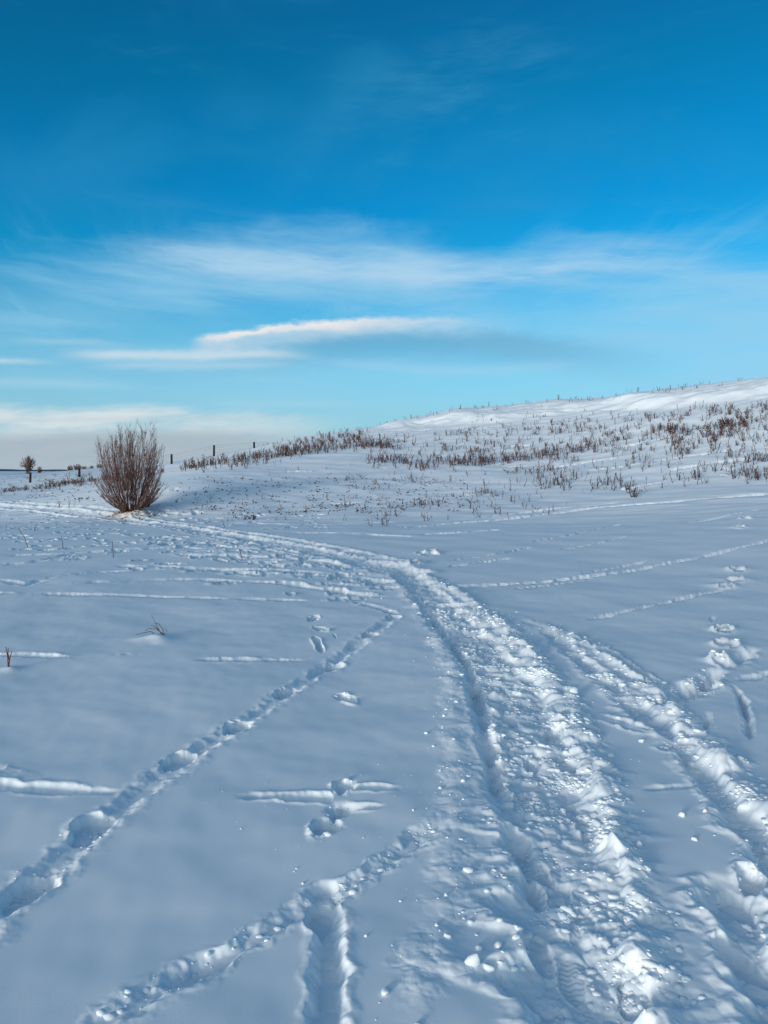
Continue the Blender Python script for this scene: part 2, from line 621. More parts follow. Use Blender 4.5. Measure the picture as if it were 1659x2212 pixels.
_u = np.where(Y > 15, X / np.maximum(Y, 1), -1)
crest = np.exp(-((Y / np.interp(_u, _cu, _cd) - 0.95) / 0.05) ** 2) * smooth((_u + 0.08) / 0.1) * (Y > 15)
Z += crest * (0.10 * np.abs(perlin(X / 2.6, Y / 1.3, 35)) + 0.06 * perlin(X / 1.1, Y / 0.6, 36) + 0.025 * perlin(X / .45, Y / .3, 37))
dig = np.zeros(Z.shape, np.float32)
rim = np.zeros(Z.shape, np.float32)
rough = np.zeros(Z.shape, np.float32)
lift = np.zeros(Z.shape, np.float32)
warpd = 0.016 * n6 + 0.024 * n20 + 0.008 * n2


def block(x0, x1, y0, y1):
    """index block of the sheet that covers a rectangle in front of the camera"""
    cs = [math.atan2(x, max(y, .3)) for x in (x0, x1) for y in (y0, y1)]
    rs = [math.hypot(x, y) for x in (x0, x1) for y in (y0, y1)]
    rmin = math.hypot(0 if x0 < 0 < x1 else min(abs(x0), abs(x1)), max(y0, 0))
    i0, i1 = np.searchsorted(rr, rmin) - 1, np.searchsorted(rr, max(rs)) + 1
    j0, j1 = np.searchsorted(azs, min(cs)) - 1, np.searchsorted(azs, max(cs)) + 1
    return (slice(max(i0, 0), i1), slice(max(j0, 0), j1))


def world_line(pts, closed=False):
    a = np.array(pts, float)
    x, y, ok = unproject(a[:, 0], a[:, 1])
    return np.stack([x, y], 1)


def resample(W, step):
    seg = np.linalg.norm(np.diff(W, axis=0), axis=1)
    s = np.concatenate([[0], np.cumsum(seg)])
    n = max(2, int(s[-1] / step) + 1)
    t = np.linspace(0, s[-1], n)
    # Catmull-like smoothing by cubic interpolation on arc length
    xi = np.interp(t, s, W[:, 0])
    yi = np.interp(t, s, W[:, 1])
    k = np.array([1, 2, 3, 2, 1]) / 9.0
    if n > 6:
        xs = np.convolve(np.pad(xi, 2, mode='edge'), k, 'valid')
        ys = np.convolve(np.pad(yi, 2, mode='edge'), k, 'valid')
        xs[0], xs[-1], ys[0], ys[-1] = xi[0], xi[-1], yi[0], yi[-1]
        xi, yi = xs, ys
    return np.stack([xi, yi], 1), t


def profile(q, flat=0.45):
    return 1 - smooth((q - flat) / (1 - flat))


def groove(W, w, depth, rim_h=0.012, rough_a=0.0, vary=0.4, step=0.35, low=0.25, taper=(0.2, 0.2), up=0.0, seed=0, flat=0.4, side_rim=None):
    """a furrow along a ground line: w half width, depth, a low rim, broken snow in it"""
    far = np.hypot(*W.mean(0)) > 12
    L, t = resample(W, step * (2 if far else 1))
    T = t[-1]
    tn = np.linspace(0, T, max(64, int(T / .03)))
    sd = tn * 0 + seed
    tva = 1 + vary * perlin(tn / 0.30 + seed * 7.3, sd + .5, 11) + vary * 0.7 * perlin(tn / 0.9 + seed * 3.1, sd + .4, 12)
    tww = 1 + 0.30 * perlin(tn / 0.22 + seed, sd + 5.5, 13) + 0.30 * perlin(tn / 0.08 + seed, sd + 6.5, 14)
    for k in range(len(L) - 1):
        a, b = L[k], L[k + 1]
        tm = (t[k] + t[k + 1]) / 2
        m = 2.6 * w + 0.06
        bl = block(min(a[0], b[0]) - m, max(a[0], b[0]) + m, min(a[1], b[1]) - m, max(a[1], b[1]) + m)
        x, y = X[bl], Y[bl]
        if x.size == 0:
            continue
        ab = b - a
        l2 = (ab ** 2).sum() + 1e-9
        h = np.clip(((x - a[0]) * ab[0] + (y - a[1]) * ab[1]) / l2, 0, 1)
        ex, ey = x - (a[0] + h * ab[0]), y - (a[1] + h * ab[1])
        sgn = np.sign(ab[0] * ey - ab[1] * ex)             # + on the left of the walking direction
        wd = np.minimum(1.0, w / 0.08)
        d = np.hypot(ex, ey) + warpd[bl] * wd
        ta = t[k] + h * (t[k + 1] - t[k])
        env = np.ones_like(ta)
        if taper[0] > 0: env = env * smooth(ta / taper[0])
        if taper[1] > 0: env = env * smooth((T - ta) / taper[1])
        va = np.interp(ta, tn, tva)
        ww = w * (0.55 + 0.45 * env) * np.interp(ta, tn, tww)
        q = d / ww
        pr = profile(q, flat)
        np.maximum(dig[bl], (depth * np.clip(va, low, 1.7) * env * pr).astype(np.float32), out=dig[bl])
        rq = np.exp(-((q - 1.12) / 0.28) ** 2)
        if side_rim is not None:
            rq = rq * np.where(sgn > 0, side_rim[0], side_rim[1])
        np.maximum(rim[bl], (rim_h * env * rq * (1 + 0.5 * n6[bl])).astype(np.float32), out=rim[bl])
        if rough_a:
            np.maximum(rough[bl], (rough_a * env * np.exp(-np.maximum(q - 0.8, 0) ** 2 * 8)).astype(np.float32), out=rough[bl])
        if up:
            np.maximum(lift[bl], (up * env * np.clip(va, 0.3, 1.6) * np.exp(-(q * 1.3) ** 2)).astype(np.float32), out=lift[bl])


def print_at(x, y, ang, ln=0.29, wd=0.115, depth=0.06, rim_h=0.015, rough_a=0.25, tread=False):
    """a boot print: heel and ball, pushed-up rim"""
    m = ln * 0.5 + 0.12
    bl = block(x - m, x + m, y - m, y + m)
    gx, gy = X[bl] - x, Y[bl] - y
    if gx.size == 0:
        return
    ca, sa = math.cos(ang), math.sin(ang)
    f = gx * ca + gy * sa
    s = -gx * sa + gy * ca
    hw = wd * 0.5 * (0.86 + 0.22 * np.sin((f / ln + 0.28) * 3.4))
    ef = f / (ln * 0.5)
    d = (np.abs(ef) ** 2.6 + np.abs(s / hw) ** 2.4) ** (1 / 2.5) + warpd[bl] * 10.5 * min(1, wd / .1)
    pr = profile(d, 0.72)
    dd = depth * pr * (1 + 0.18 * ef)
    if tread:
        dd = dd - 0.0045 * np.clip(1.6 * np.sin((f + 0.005 * np.sin(s * 150)) * 2 * math.pi / 0.024) + .3, 0, 1)
        k = smooth((1.0 - d) / 0.25) * smooth(0.75 + 1.5 * n20[bl])
        dig[bl] = dig[bl] * (1 - k) + k * (0.028 + dd)
        rough[bl] = rough[bl] * (1 - 0.85 * k)
        lift[bl] = lift[bl] * (1 - k)
        return
    np.maximum(dig[bl], dd.astype(np.float32), out=dig[bl])
    np.maximum(rim[bl], (rim_h * np.exp(-((d - 1.1) / 0.22) ** 2) * (1 + 0.6 * n6[bl])).astype(np.float32), out=rim[bl])
    np.maximum(rough[bl], (rough_a * np.exp(-np.maximum(d - 0.9, 0) ** 2 * 10)).astype(np.float32), out=rough[bl])


def lump(x, y, r, h):
    m = r * 2.2
    bl = block(x - m, x + m, y - m, y + m)
    d = np.hypot(X[bl] - x, Y[bl] - y) / r
    lift[bl] = np.maximum(lift[bl], h * np.exp(-d * d))


# ---- the trodden path
PATH_FAR = [(-60, 1086), (60, 1094), (160, 1106), (260, 1120), (360, 1134), (470, 1152), (590, 1172), (700, 1192), (790, 1212), (870, 1236)]
PATH = [(870, 1236), (925, 1285), (985, 1345), (1045, 1410), (1100, 1485), (1140, 1560), (1170, 1650), (1205, 1760), (1225, 1860), (1245, 1960), (1265, 2080), (1275, 2230), (1280, 2420)]
Wf, Wp = world_line(PATH_FAR), world_line(PATH)
groove(Wf, 0.42, 0.050, 0.020, 0.50, 0.3, taper=(0, 0), seed=1, side_rim=(1.2, 0.6))
groove(Wf + np.array([0.1, 0.9]), 0.22, 0.03, 0.012, 0.35, 0.6, taper=(1, 1), seed=2)
groove(Wf[:8] + np.array([0.0, -0.9]), 0.16, 0.03, 0.012, 0.3, 0.8, taper=(1, 1), seed=3)
groove(Wp, 0.255, 0.034, 0.008, 1.0, 0.25, taper=(0, 0), seed=4, flat=0.62, side_rim=(0.6, 1.3))
# deep narrow trench on its left, banked lumps on its right
TRENCH = [(880, 1262), (925, 1320), (965, 1372), (1002, 1420), (1030, 1490), (1052, 1560), (1040, 1640), (1085, 1700), (1120, 1790), (1130, 1870), (1150, 1950), (1185, 2005)]
groove(world_line(TRENCH), 0.085, 0.066, 0.005, 0.3, 1.1, taper=(0.3, 0.3), seed=5, flat=0.1, low=0.05)
BANK = [(900, 1235), (985, 1275), (1060, 1330), (1120, 1390), (1180, 1450), (1225, 1520), (1258, 1590), (1292, 1670), (1305, 1750), (1320, 1830), (1325, 1920), (1365, 2010), (1410, 2100), (1425, 2230)]
groove(world_line(BANK), 0.105, 0.0, 0.0, 1.0, 0.5, taper=(0.3, 0), up=0.032, seed=6)
LEFT_BERM = [(930, 1370), (985, 1440), (975, 1540), (985, 1640), (1000, 1720), (985, 1850), (965, 1980), (920, 2100), (880, 2240)]
groove(world_line(LEFT_BERM), 0.085, 0.0, 0.0, 0.24, 0.8, taper=(0.4, .3), up=0.010, seed=7)
# walkers' prints trodden into the path
rs = random.Random(3)
Lp, tp = resample(Wp, 0.24)
for k in range(len(Lp) - 1):
    if Lp[k][1] < 1.6: continue
    d = Lp[k + 1] - Lp[k]
    a = math.atan2(d[1], d[0])
    nrm = np.array([-d[1], d[0]]) / (np.linalg.norm(d) + 1e-9)
    for sd in (-1, 1):
        if rs.random() < 0.75:
            p = Lp[k] + nrm * (sd * rs.uniform(0.02, 0.17)) + d * rs.random()
            print_at(p[0], p[1], a + rs.uniform(-.3, .3) + (math.pi if rs.random() < .5 else 0), 0.28, 0.11, rs.uniform(.030, .060), 0.010, 0.9)
# ---- second, fainter path that forks off to the right
FORK = [(1040, 1312), (1120, 1335), (1190, 1362), (1232, 1412), (1290, 1452), (1345, 1500), (1400, 1545), (1450, 1590), (1510, 1650), (1560, 1720), (1610, 1790), (1680, 1880)]
groove(world_line(FORK), 0.11, 0.030, 0.006, 0.75, 1.4, low=0.0, taper=(3.0, 0), seed=8, side_rim=(1.0, 1.6))
groove(world_line([(1080, 1318), (1180, 1345), (1250, 1385), (1320, 1420), (1400, 1470), (1440, 1520), (1500, 1590), (1570, 1660), (1640, 1740), (1700, 1800)]), 0.10, 0.0, 0.0, 0.85, 1.3, up=0.028, seed=9, taper=(2.0, .2))
groove(world_line([(1275, 1385), (1330, 1425), (1400, 1468), (1432, 1478)]), 0.07, 0.02, 0.012, 0.7, 0.5, up=0.025, seed=10)
groove(world_line([(1270, 1538), (1330, 1558), (1390, 1580), (1430, 1590)]), 0.075, 0.02, 0.012, 0.7, 0.5, up=0.022, seed=11)
# lower right: rough trodden snow with deep holes
groove(world_line([(1560, 1890), (1600, 1960), (1610, 2050), (1640, 2130), (1690, 2230)]), 0.11, 0.035, 0.012, 0.7, 0.5, taper=(0.1, 0), seed=12)
for (dx, dy, a) in ((1595, 1950, 1.7), (1602, 2065, 1.9), (1625, 1905, 1.3)):
    x, y, _ = unproject(dx, dy)
    print_at(x[0], y[0], a, 0.22, 0.11, 0.060, 0.008, 0.6)
# ---- left diagonal line of deep prints with a dragging foot
DIAG = [(-260, 2200), (-60, 2030), (10, 1975), (80, 1905), (170, 1825), (215, 1775), (330, 1688), (410, 1632), (510, 1572), (600, 1510), (690, 1452), (760, 1402), (810, 1362), (860, 1325)]
Wd = world_line(DIAG)
groove(Wd, 0.085, 0.013, 0.003, 0.20, 1.0, taper=(0, .4), seed=13, flat=0.25)
for (dx, dy, L_) in ((60, 1925, .3), (195, 1790, .30), (385, 1645, .30), (512, 1570, .28), (618, 1497, .28), (722, 1436, .28), (800, 1372, .28), (850, 1335, .25)):
    x, y, _ = unproject(dx, dy)
    i = int(np.argmin(np.hypot(Wd[:, 0] - x[0], Wd[:, 1] - y[0])))
    i = min(max(i, 1), len(Wd) - 2)
    d = Wd[i + 1] - Wd[i - 1]
    print_at(x[0], y[0], math.atan2(d[1], d[0]) + .1, L_, 0.16, 0.046, 0.005, 0.45)
# ---- bottom: straight trench towards the viewer, and the crumbly diagonal drag that crosses it
groove(world_line([(702, 1896), (704, 1950), (706, 2020), (712, 2080), (704, 2150), (702, 2260)]), 0.060, 0.034, 0.003, 0.25, 0.6, taper=(0.05, 0), seed=14, flat=0.3)
x, y, _ = unproject(690, 1975)
print_at(x[0], y[0], 1.5, 0.24, 0.12, 0.055, 0.006, 0.2)
groove(world_line([(150, 2240), (250, 2175), (350, 2120), (470, 2062), (590, 1990), (680, 1932), (760, 1925), (850, 1868), (920, 1815), (985, 1755), (1010, 1725)]), 0.060, 0.018, 0.003, 0.42, 0.7, taper=(0.1, 0.2), seed=15, flat=0.2, side_rim=(0.6, 1.5))
# ---- crossing prints left of the path
groove(world_line([(500, 1722), (580, 1722), (650, 1728), (720, 1722)]), 0.055, 0.034, 0.006, 0.40, 0.3, taper=(0.25, 0.02), seed=16, flat=0.15)
groove(world_line([(750, 1702), (800, 1700), (870, 1701)]), 0.045, 0.036, 0.005, 0.05, 0.2, taper=(0.02, 0.12), seed=17, flat=0.15)
groove(world_line([(745, 1745), (790, 1741), (835, 1741)]), 0.035, 0.03, 0.005, 0.05, 0.2, taper=(0.02, 0.1), seed=18, flat=0.15)
for (dx, dy, a, L_) in ((742, 1700, 1.6, .17), (735, 1752, 1.2, .15), (702, 1785, 1.1, .17), (752, 1508, 1.9, .24), (628, 1283, 1.9, .25), (676, 1334, 1.4, .26), (697, 1357, 2.2, .26), (715, 1272, 2.3, .28), (570, 1232, 1.7, .3)):
    x, y, _ = unproject(dx, dy)
    print_at(x[0], y[0], a, L_, 0.115, 0.038, 0.003, 1.0)
groove(world_line([(679, 1372), (686, 1390), (696, 1408)]), 0.035, 0.05, 0.01, 0.0, 0.1, seed=19)
groove(world_line([(719, 1367), (727, 1380)]), 0.02, 0.03, 0.005, 0.0, 0.1, seed=20)
# ---- long furrows that run across the view
FURROWS = [
    ([(-260, 1630), (-40, 1655), (30, 1668), (90, 1684)], .050, .065, .35), ([(-260, 1680), (-40, 1688), (60, 1694), (130, 1704), (265, 1713)], .045, .065, .15),
    ([(-260, 1414), (-40, 1414), (60, 1415), (190, 1421)], .06, .065, .1), ([(228, 1414), (322, 1414)], .02, .022, 0), ([(405, 1427), (500, 1427), (580, 1424), (668, 1424)], .055, .065, .1),
    ([(-260, 1279), (-40, 1281), (150, 1284), (300, 1286), (420, 1291), (540, 1294), (690, 1299)], .052, .055, 0), ([(735, 1294), (790, 1296), (815, 1292)], .06, .05, .1),
    ([(100, 1264), (250, 1256), (400, 1250), (520, 1254), (640, 1262), (760, 1285), (850, 1292)], .08, .065, .1),
    ([(180, 1236), (300, 1232), (420, 1228), (560, 1226), (700, 1238), (800, 1246), (860, 1262)], .08, .06, .1),
    ([(240, 1222), (330, 1222), (450, 1230), (600, 1231)], .09, .07, .2), ([(750, 1296), (820, 1312), (870, 1330)], .06, .06, .5),
    ([(-20, 1252), (60, 1262), (140, 1240), (230, 1234)], .08, .05, .2), ([(-20, 1222), (80, 1214), (160, 1196)], .1, .05, .2),
    ([(0, 1200), (200, 1196), (330, 1178), (480, 1188)], .12, .05, .1), ([(380, 1200), (470, 1196), (600, 1202), (720, 1214), (810, 1230)], .11, .06, .3),
    ([(440, 1178), (560, 1186), (680, 1204)], .12, .06, .3), ([(470, 1214), (620, 1208), (760, 1226)], .1, .05, .3),
    # right of the path
    ([(955, 1266), (1060, 1266), (1180, 1257), (1290, 1245), (1390, 1228), (1500, 1206), (1600, 1184), (1720, 1152), (1950, 1105)], .075, .075, .06),
    ([(1090, 1273), (1180, 1266), (1280, 1250)], .05, .04, .06), ([(1250, 1242), (1330, 1226), (1400, 1212)], .06, .045, .06),
    ([(1265, 1338), (1340, 1324), (1430, 1304), (1520, 1284), (1570, 1272)], .045, .055, .06),
    ([(960, 1224), (1040, 1214), (1110, 1206)], .06, .05, 0), ([(965, 1212), (1060, 1200), (1150, 1182)], .06, .05, 0), ([(1205, 1188), (1280, 1176), (1355, 1158)], .07, .055, 0),
    ([(1475, 1131), (1550, 1118), (1640, 1101)], .09, .06, 0), ([(1150, 1170), (1250, 1152), (1340, 1130)], .08, .05, 0),
    ([(860, 1140), (960, 1130), (1080, 1124), (1180, 1112), (1300, 1096), (1430, 1086), (1560, 1076), (1720, 1062), (1950, 1040)], .17, .10, .1),
    ([(900, 1154), (1000, 1150), (1080, 1144)], .12, .08, 0), ([(1050, 1120), (1180, 1102), (1340, 1084)], .14, .08, .1),
    ([(620, 1150), (760, 1152), (900, 1160)], .12, .06, .1), ([(420, 1128), (560, 1130), (700, 1132), (860, 1126)], .14, .06, .1),
    ([(1380, 1709), (1440, 1706), (1510, 1699)], .050, .070, .03),
    ([(1635, 1402), (1600, 1420), (1565, 1446)], .07, .07, .3), ([(1700, 1446), (1640, 1458), (1585, 1472)], .055, .07, .12),
    ([(1580, 1478), (1604, 1512), (1616, 1560), (1621, 1604)], .032, .055, 0), ([(1532, 1540), (1524, 1562), (1519, 1584)], .03, .05, 0),
    ([(1558, 1440), (1520, 1475), (1470, 1500), (1425, 1532)], .10, .07, .7), ([(1536, 1345), (1540, 1330)], .03, .05, 0),
]
for i, (pts, w, dep, ro) in enumerate(FURROWS):
    right_ = pts[0][0] > 850
    if pts[0][1] > 1400 and ro: ro = max(ro, .38)
    groove(world_line(pts), w * 1.3, dep * (1.15 if right_ else 0.70), 0.003, ro, 0.6 if right_ else 1.2, taper=(0.3, 0.3), seed=30 + i, flat=0.0, low=0.12 if right_ else 0.0)
for (dx, dy, a, L_) in ((1565, 1362, 1.4, .27), (1572, 1396, 1.9, .27), (1562, 1432, 1.6, .27), (1522, 1486, .9, .27), (1592, 1232, 1.6, .34), (1590, 1256, 1.4, .34), (1612, 1122, 1.6, .5), (1598, 1140, 1.3, .5), (898, 1218, 1.2, .35), (925, 1196, 1.0, .4), (1568, 1268, 1.2, .2)):
    x, y, _ = unproject(dx, dy)
    print_at(x[0], y[0], a, L_, 0.20 if dy < 1300 else .18, 0.045, 0.015, 1.0)
    lump(x[0] + .03, y[0] + .08, .12 if dy > 1300 else .18, .055)
# many old prints between the path and the shrub
rs = random.Random(11)
px_, py_ = [], []
for k in range(210):
    dx = rs.uniform(-20, 830)
    mid = 1108 + 0.115 * dx
    dy = mid + abs(rs.gauss(0, 1)) * 34 + 4
    if dy < 1308:
        px_.append(dx); py_.append(dy)
for k in range(90):
    px_.append(rs.uniform(0, 700)); py_.append(rs.uniform(1098, 1130) + 0.02 * px_[-1])
for (ax, ay, bx, by, n) in ((330, 1128, 380, 1080, 14), (30, 1085, 110, 1062, 14), (1215, 1030, 1230, 1000, 6), (1560, 1030, 1610, 960, 10), (880, 1230, 930, 1186, 5), (470, 1000, 380, 1060, 8)):
    for k in range(n):
        t = rs.random()
        px_.append(ax + (bx - ax) * t + rs.uniform(-9, 9)); py_.append(ay + (by - ay) * t + rs.uniform(-3, 3))
ux, uy, ok = unproject(px_, py_)
for x, y, o in zip(ux, uy, ok):
    if o and y < 60:
        print_at(x, y, rs.uniform(-0.6, 2.4), rs.uniform(.28, .55), rs.uniform(.14, .26), rs.uniform(.02, .06), 0.012, 0.4)
# narrow furrows on the hillside: animal tracks and crust edges
hx, hy = [], []
for (dx, dy, ln, sl, n) in ((1250, 1000, 200, -.13, 1), (1330, 1010, 160, -.12, 1), (1500, 985, 200, -.16, 1), (1540, 1003, 220, -.15, 1), (900, 930, 120, -.1, 1), (1050, 925, 140, -.12, 1), (1150, 1005, 150, -.06, 1), (640, 1018, 90, 0, 1), (560, 1010, 80, -.05, 1), (1400, 955, 180, -.2, 1), (1120, 965, 90, -.1, 1), (820, 1012, 60, 0, 1), (1000, 1070, 130, -.04, 1), (740, 1085, 110, -.02, 1), (1380, 1046, 150, -.15, 1)):
    groove(world_line([(dx - ln / 2, dy - sl * ln / 2), (dx, dy + rs.uniform(-2, 2)), (dx + ln / 2, dy + sl * ln / 2)]), 0.20, 0.10, 0.02, 0, 0.8, taper=(1.0, 1.0), step=.5, seed=dx, flat=.2)
# the snow heaped round plants in the foreground
for (dx, dy, r, h) in ((336, 1380, .15, .040), (352, 1386, .12, .02), (18, 1447, .07, .025), (300, 1112, .5, .22), (350, 1098, .4, .15)):
    x, y, _ = unproject(dx, dy)
    lump(x[0], y[0], r, h)
# tread patterns left clean in the path
for (dx, dy, a, L_) in ((1165, 1868, 1.75, .27), (1235, 2088, 1.35, .27), (1172, 1650, 1.2, .26), (1108, 1760, 1.9, .24)):
    x, y, _ = unproject(dx, dy)
    print_at(x[0], y[0], a, L_, 0.11, 0.03, 0, 0, tread=True)

# broken snow: lumps inside the trodden parts only
rough = np.clip(rough + 0.0, 0, 1)
m = rough > 0.015
fadeR = (1 - smooth((R[m] - 10) / 14))
xr, yr = X[m] + 0.022 * n20[m] + 0.008 * n6[m], Y[m] + 0.022 * perlin(X[m] / .17, Y[m] / .17, 91) + 0.008 * perlin(X[m] / .06, Y[m] / .06, 92)
patch = smooth(0.5 + 1.1 * perlin(X[m] / .33, Y[m] / .33, 93))
lum = (0.030 * domes(xr / .24, yr / .24, 45) + 0.024 * domes(xr / .115, yr / .115, 50) + 0.016 * patch * domes(xr / .058, yr / .058, 60, .2)
       + fadeR * (0.008 * patch * domes(xr / .027, yr / .027, 70, .2) + 0.006 * n6[m] + 0.0018 * n2[m]) - 0.024)
far_l = smooth((R[m] - 9) / 8)
lum = lum * (1 + 0.7 * far_l) + far_l * 0.05 * (domes(X[m] / .34, Y[m] / .34, 80, .3) - 0.35)
Z -= dig
Z += rim * np.exp(-dig / 0.015)
Z += near * (0.0011 * perlin(X / .11, Y / .16, 95) + 0.0016 * perlin(X / .23 + Y / .6, Y / .21, 96))
Z += lift * (0.55 + 0.75 * np.clip(0.5 + n20 * 1.1, 0, 1.3))
Z[m] += rough[m] * lum * (0.74 + 0.15 * smooth((R[m] - 3) / 4))

# ------------------------------------------------------------------ materials
def snow_material():
    m, nt, b = new_mat("snow")
    geo = nt.nodes.new('ShaderNodeNewGeometry')
    pos = S(geo.outputs['Position'])
    cd = nt.nodes.new('ShaderNodeVectorMath')
    cd.operation = 'LENGTH'
    nt.links.new(pos.s, cd.inputs[0])
    n1 = noise(pos, 1.3, 4.0)
    n2_ = noise(pos, 230.0, 4.0, 0.7)
    c = mix(sstep(n1, 0.3, 0.7), (0.80, 0.865, 0.905), (0.855, 0.895, 0.925))
    # rust-brown litter stain under the shrub
    sx_, sy_, sz_ = STAIN
    sep = nt.nodes.new('ShaderNodeSeparateXYZ')
    nt.links.new(pos.s, sep.inputs[0])
    ex = (S(sep.outputs[0]) - sx_) * (1 / 0.75)
    ey = (S(sep.outputs[1]) - sy_) * (1 / 0.95)
    st = (0.0 - (ex * ex + ey * ey)).exp() * sstep(noise(pos, 5.0, 5.0, 0.65), 0.34, 0.66)
    c = mix(st * 0.75, c, (0.36, 0.15, 0.085))
    nt.links.new(c.s, b.inputs['Base Color'])
    b.inputs['Roughness'].default_value = 0.95
    b.inputs['Specular IOR Level'].default_value = 0.03
    bump = nt.nodes.new('ShaderNodeBump')
    bump.inputs['Strength'].default_value = 0.30
    bump.inputs['Distance'].default_value = 0.0022
    nt.links.new(n2_.s, bump.inputs['Height'])
    nt.links.new(bump.outputs[0], b.inputs['Normal'])
    return m


_sx, _sy, _ = unproject(282, 1113)
STAIN = (float(_sx[0]), float(_sy[0]), 0.0)
M_SNOW = snow_material()
M_STEM = plant_mat("shrub_bark", (0.050, 0.024, 0.018), (0.105, 0.055, 0.043), 2.0)
M_TWIG = plant_mat("shrub_twig", (0.10, 0.052, 0.045), (0.18, 0.108, 0.097), 1.2)
M_WEED = plant_mat("dry_weed", (0.054, 0.029, 0.023), (0.125, 0.070, 0.055), 3.0)
M_WEED2 = plant_mat("dry_leafy_weed", (0.045, 0.026, 0.019), (0.115, 0.065, 0.048), 3.0)
M_GRASS = plant_mat("dry_grass", (0.12, 0.07, 0.04), (0.26, 0.16, 0.10), 8.0)
M_STALK = plant_mat("red_stalk", (0.10, 0.045, 0.04), (0.20, 0.10, 0.085), 8.0)
M_POST = plant_mat("weathered_post", (0.012, 0.008, 0.008), (0.035, 0.022, 0.019), 6.0)
M_WIRE = plant_mat("galvanised_wire", (0.16, 0.17, 0.18), (0.24, 0.25, 0.26), 4.0, 0.5)
M_FAR = plant_mat("far_tree_bark", (0.095, 0.058, 0.045), (0.17, 0.11, 0.088), 0.4)
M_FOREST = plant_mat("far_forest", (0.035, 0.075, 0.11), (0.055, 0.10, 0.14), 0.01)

# ------------------------------------------------------------------ ground mesh
nr, na = Z.shape
Z = Z.astype(np.float32)
co = np.stack([X.astype(np.float32), Y.astype(np.float32), Z], -1).reshape(-1, 3)
ii, jj = np.meshgrid(np.arange(nr - 1), np.arange(na), indexing='ij')
j2 = (jj + 1) % na
quads = np.stack([ii * na + jj, ii * na + j2, (ii + 1) * na + j2, (ii + 1) * na + jj], -1).reshape(-1, 4)[:, ::-1]
gm = bpy.data.meshes.new("ground")
gm.vertices.add(len(co))
gm.vertices.foreach_set("co", co.ravel())
gm.loops.add(quads.size)
gm.loops.foreach_set("vertex_index", quads.ravel().astype(np.int32))
gm.polygons.add(len(quads))
gm.polygons.foreach_set("loop_start", np.arange(0, quads.size, 4, dtype=np.int32))
gm.polygons.foreach_set("loop_total", np.full(len(quads), 4, np.int32))
gm.polygons.foreach_set("use_smooth", np.ones(len(quads), bool))
gm.materials.append(M_SNOW)
gm.update(calc_edges=True)
tag(mesh_obj("ground", gm), "snow-covered field with a trodden path rising to a bare hillside", kind="structure")


def ground_z(x, y):
    x, y = np.atleast_1d(x), np.atleast_1d(y)
    r = np.hypot(x, y)
    a = np.arctan2(x, y)
    i = np.clip(np.searchsorted(rr, r) - 1, 0, nr - 2)
    j = np.clip(np.searchsorted(azs, a) - 1, 0, na - 2)
    fr = np.clip((r - rr[i]) / (rr[i + 1] - rr[i]), 0, 1)
    fa = np.clip((a - azs[j]) / (azs[j + 1] - azs[j]), 0, 1)
    return (Z[i, j] * (1 - fr) + Z[i + 1, j] * fr) * (1 - fa) + (Z[i, j + 1] * (1 - fr) + Z[i + 1, j + 1] * fr) * fa


def spot(dx, dy):
    x, y, _ = unproject(dx, dy)
    return np.array([x[0], y[0], float(ground_z(x, y)[0])])


# ------------------------------------------------------------------ far ridge
def far_ridge():
    mb = MB()
    n = 160
    verts, faces = [], []
    for i in range(n):
        a = math.radians(-75 + 80 * i / (n - 1))
        h = 5.2 + 1.6 * math.sin(i * 0.21) + 1.0 * math.sin(i * 0.73 + 1) + random.uniform(-.5, .5)
        h *= max(0.0, min(1.0, (n - 1 - i) / 30.0))
        for (r, z) in ((2900, -1), (2960, h * 0.75), (3050, h), (3300, h * 0.9), (3500, -1)):
            verts.append((r * math.sin(a), r * math.cos(a), z))
    for i in range(n - 1):
        for k in range(4):
            faces.append((i * 5 + k, (i + 1) * 5 + k, (i + 1) * 5 + k + 1, i * 5 + k + 1))
    mb.add(verts, faces)
    o = mb.build("hills", M_FOREST)
    tag(o, "low dark blue wooded ridge on the far horizon", kind="structure")


far_ridge()


# ------------------------------------------------------------------ willow shrub
def branch_path(p0, d0, ln, n, curl, jit, r_):
    p = np.array(p0, float)
    d = np.array(d0, float)
    d /= np.linalg.norm(d)
    out = [p.copy()]
    for k in range(n):
        d = d + np.array([0, 0, curl]) + np.array([r_.gauss(0, jit), r_.gauss(0, jit), r_.gauss(0, jit * .6)])
        d /= np.linalg.norm(d)
        p = p + d * ln / n
        out.append(p.copy())
    return np.array(out)


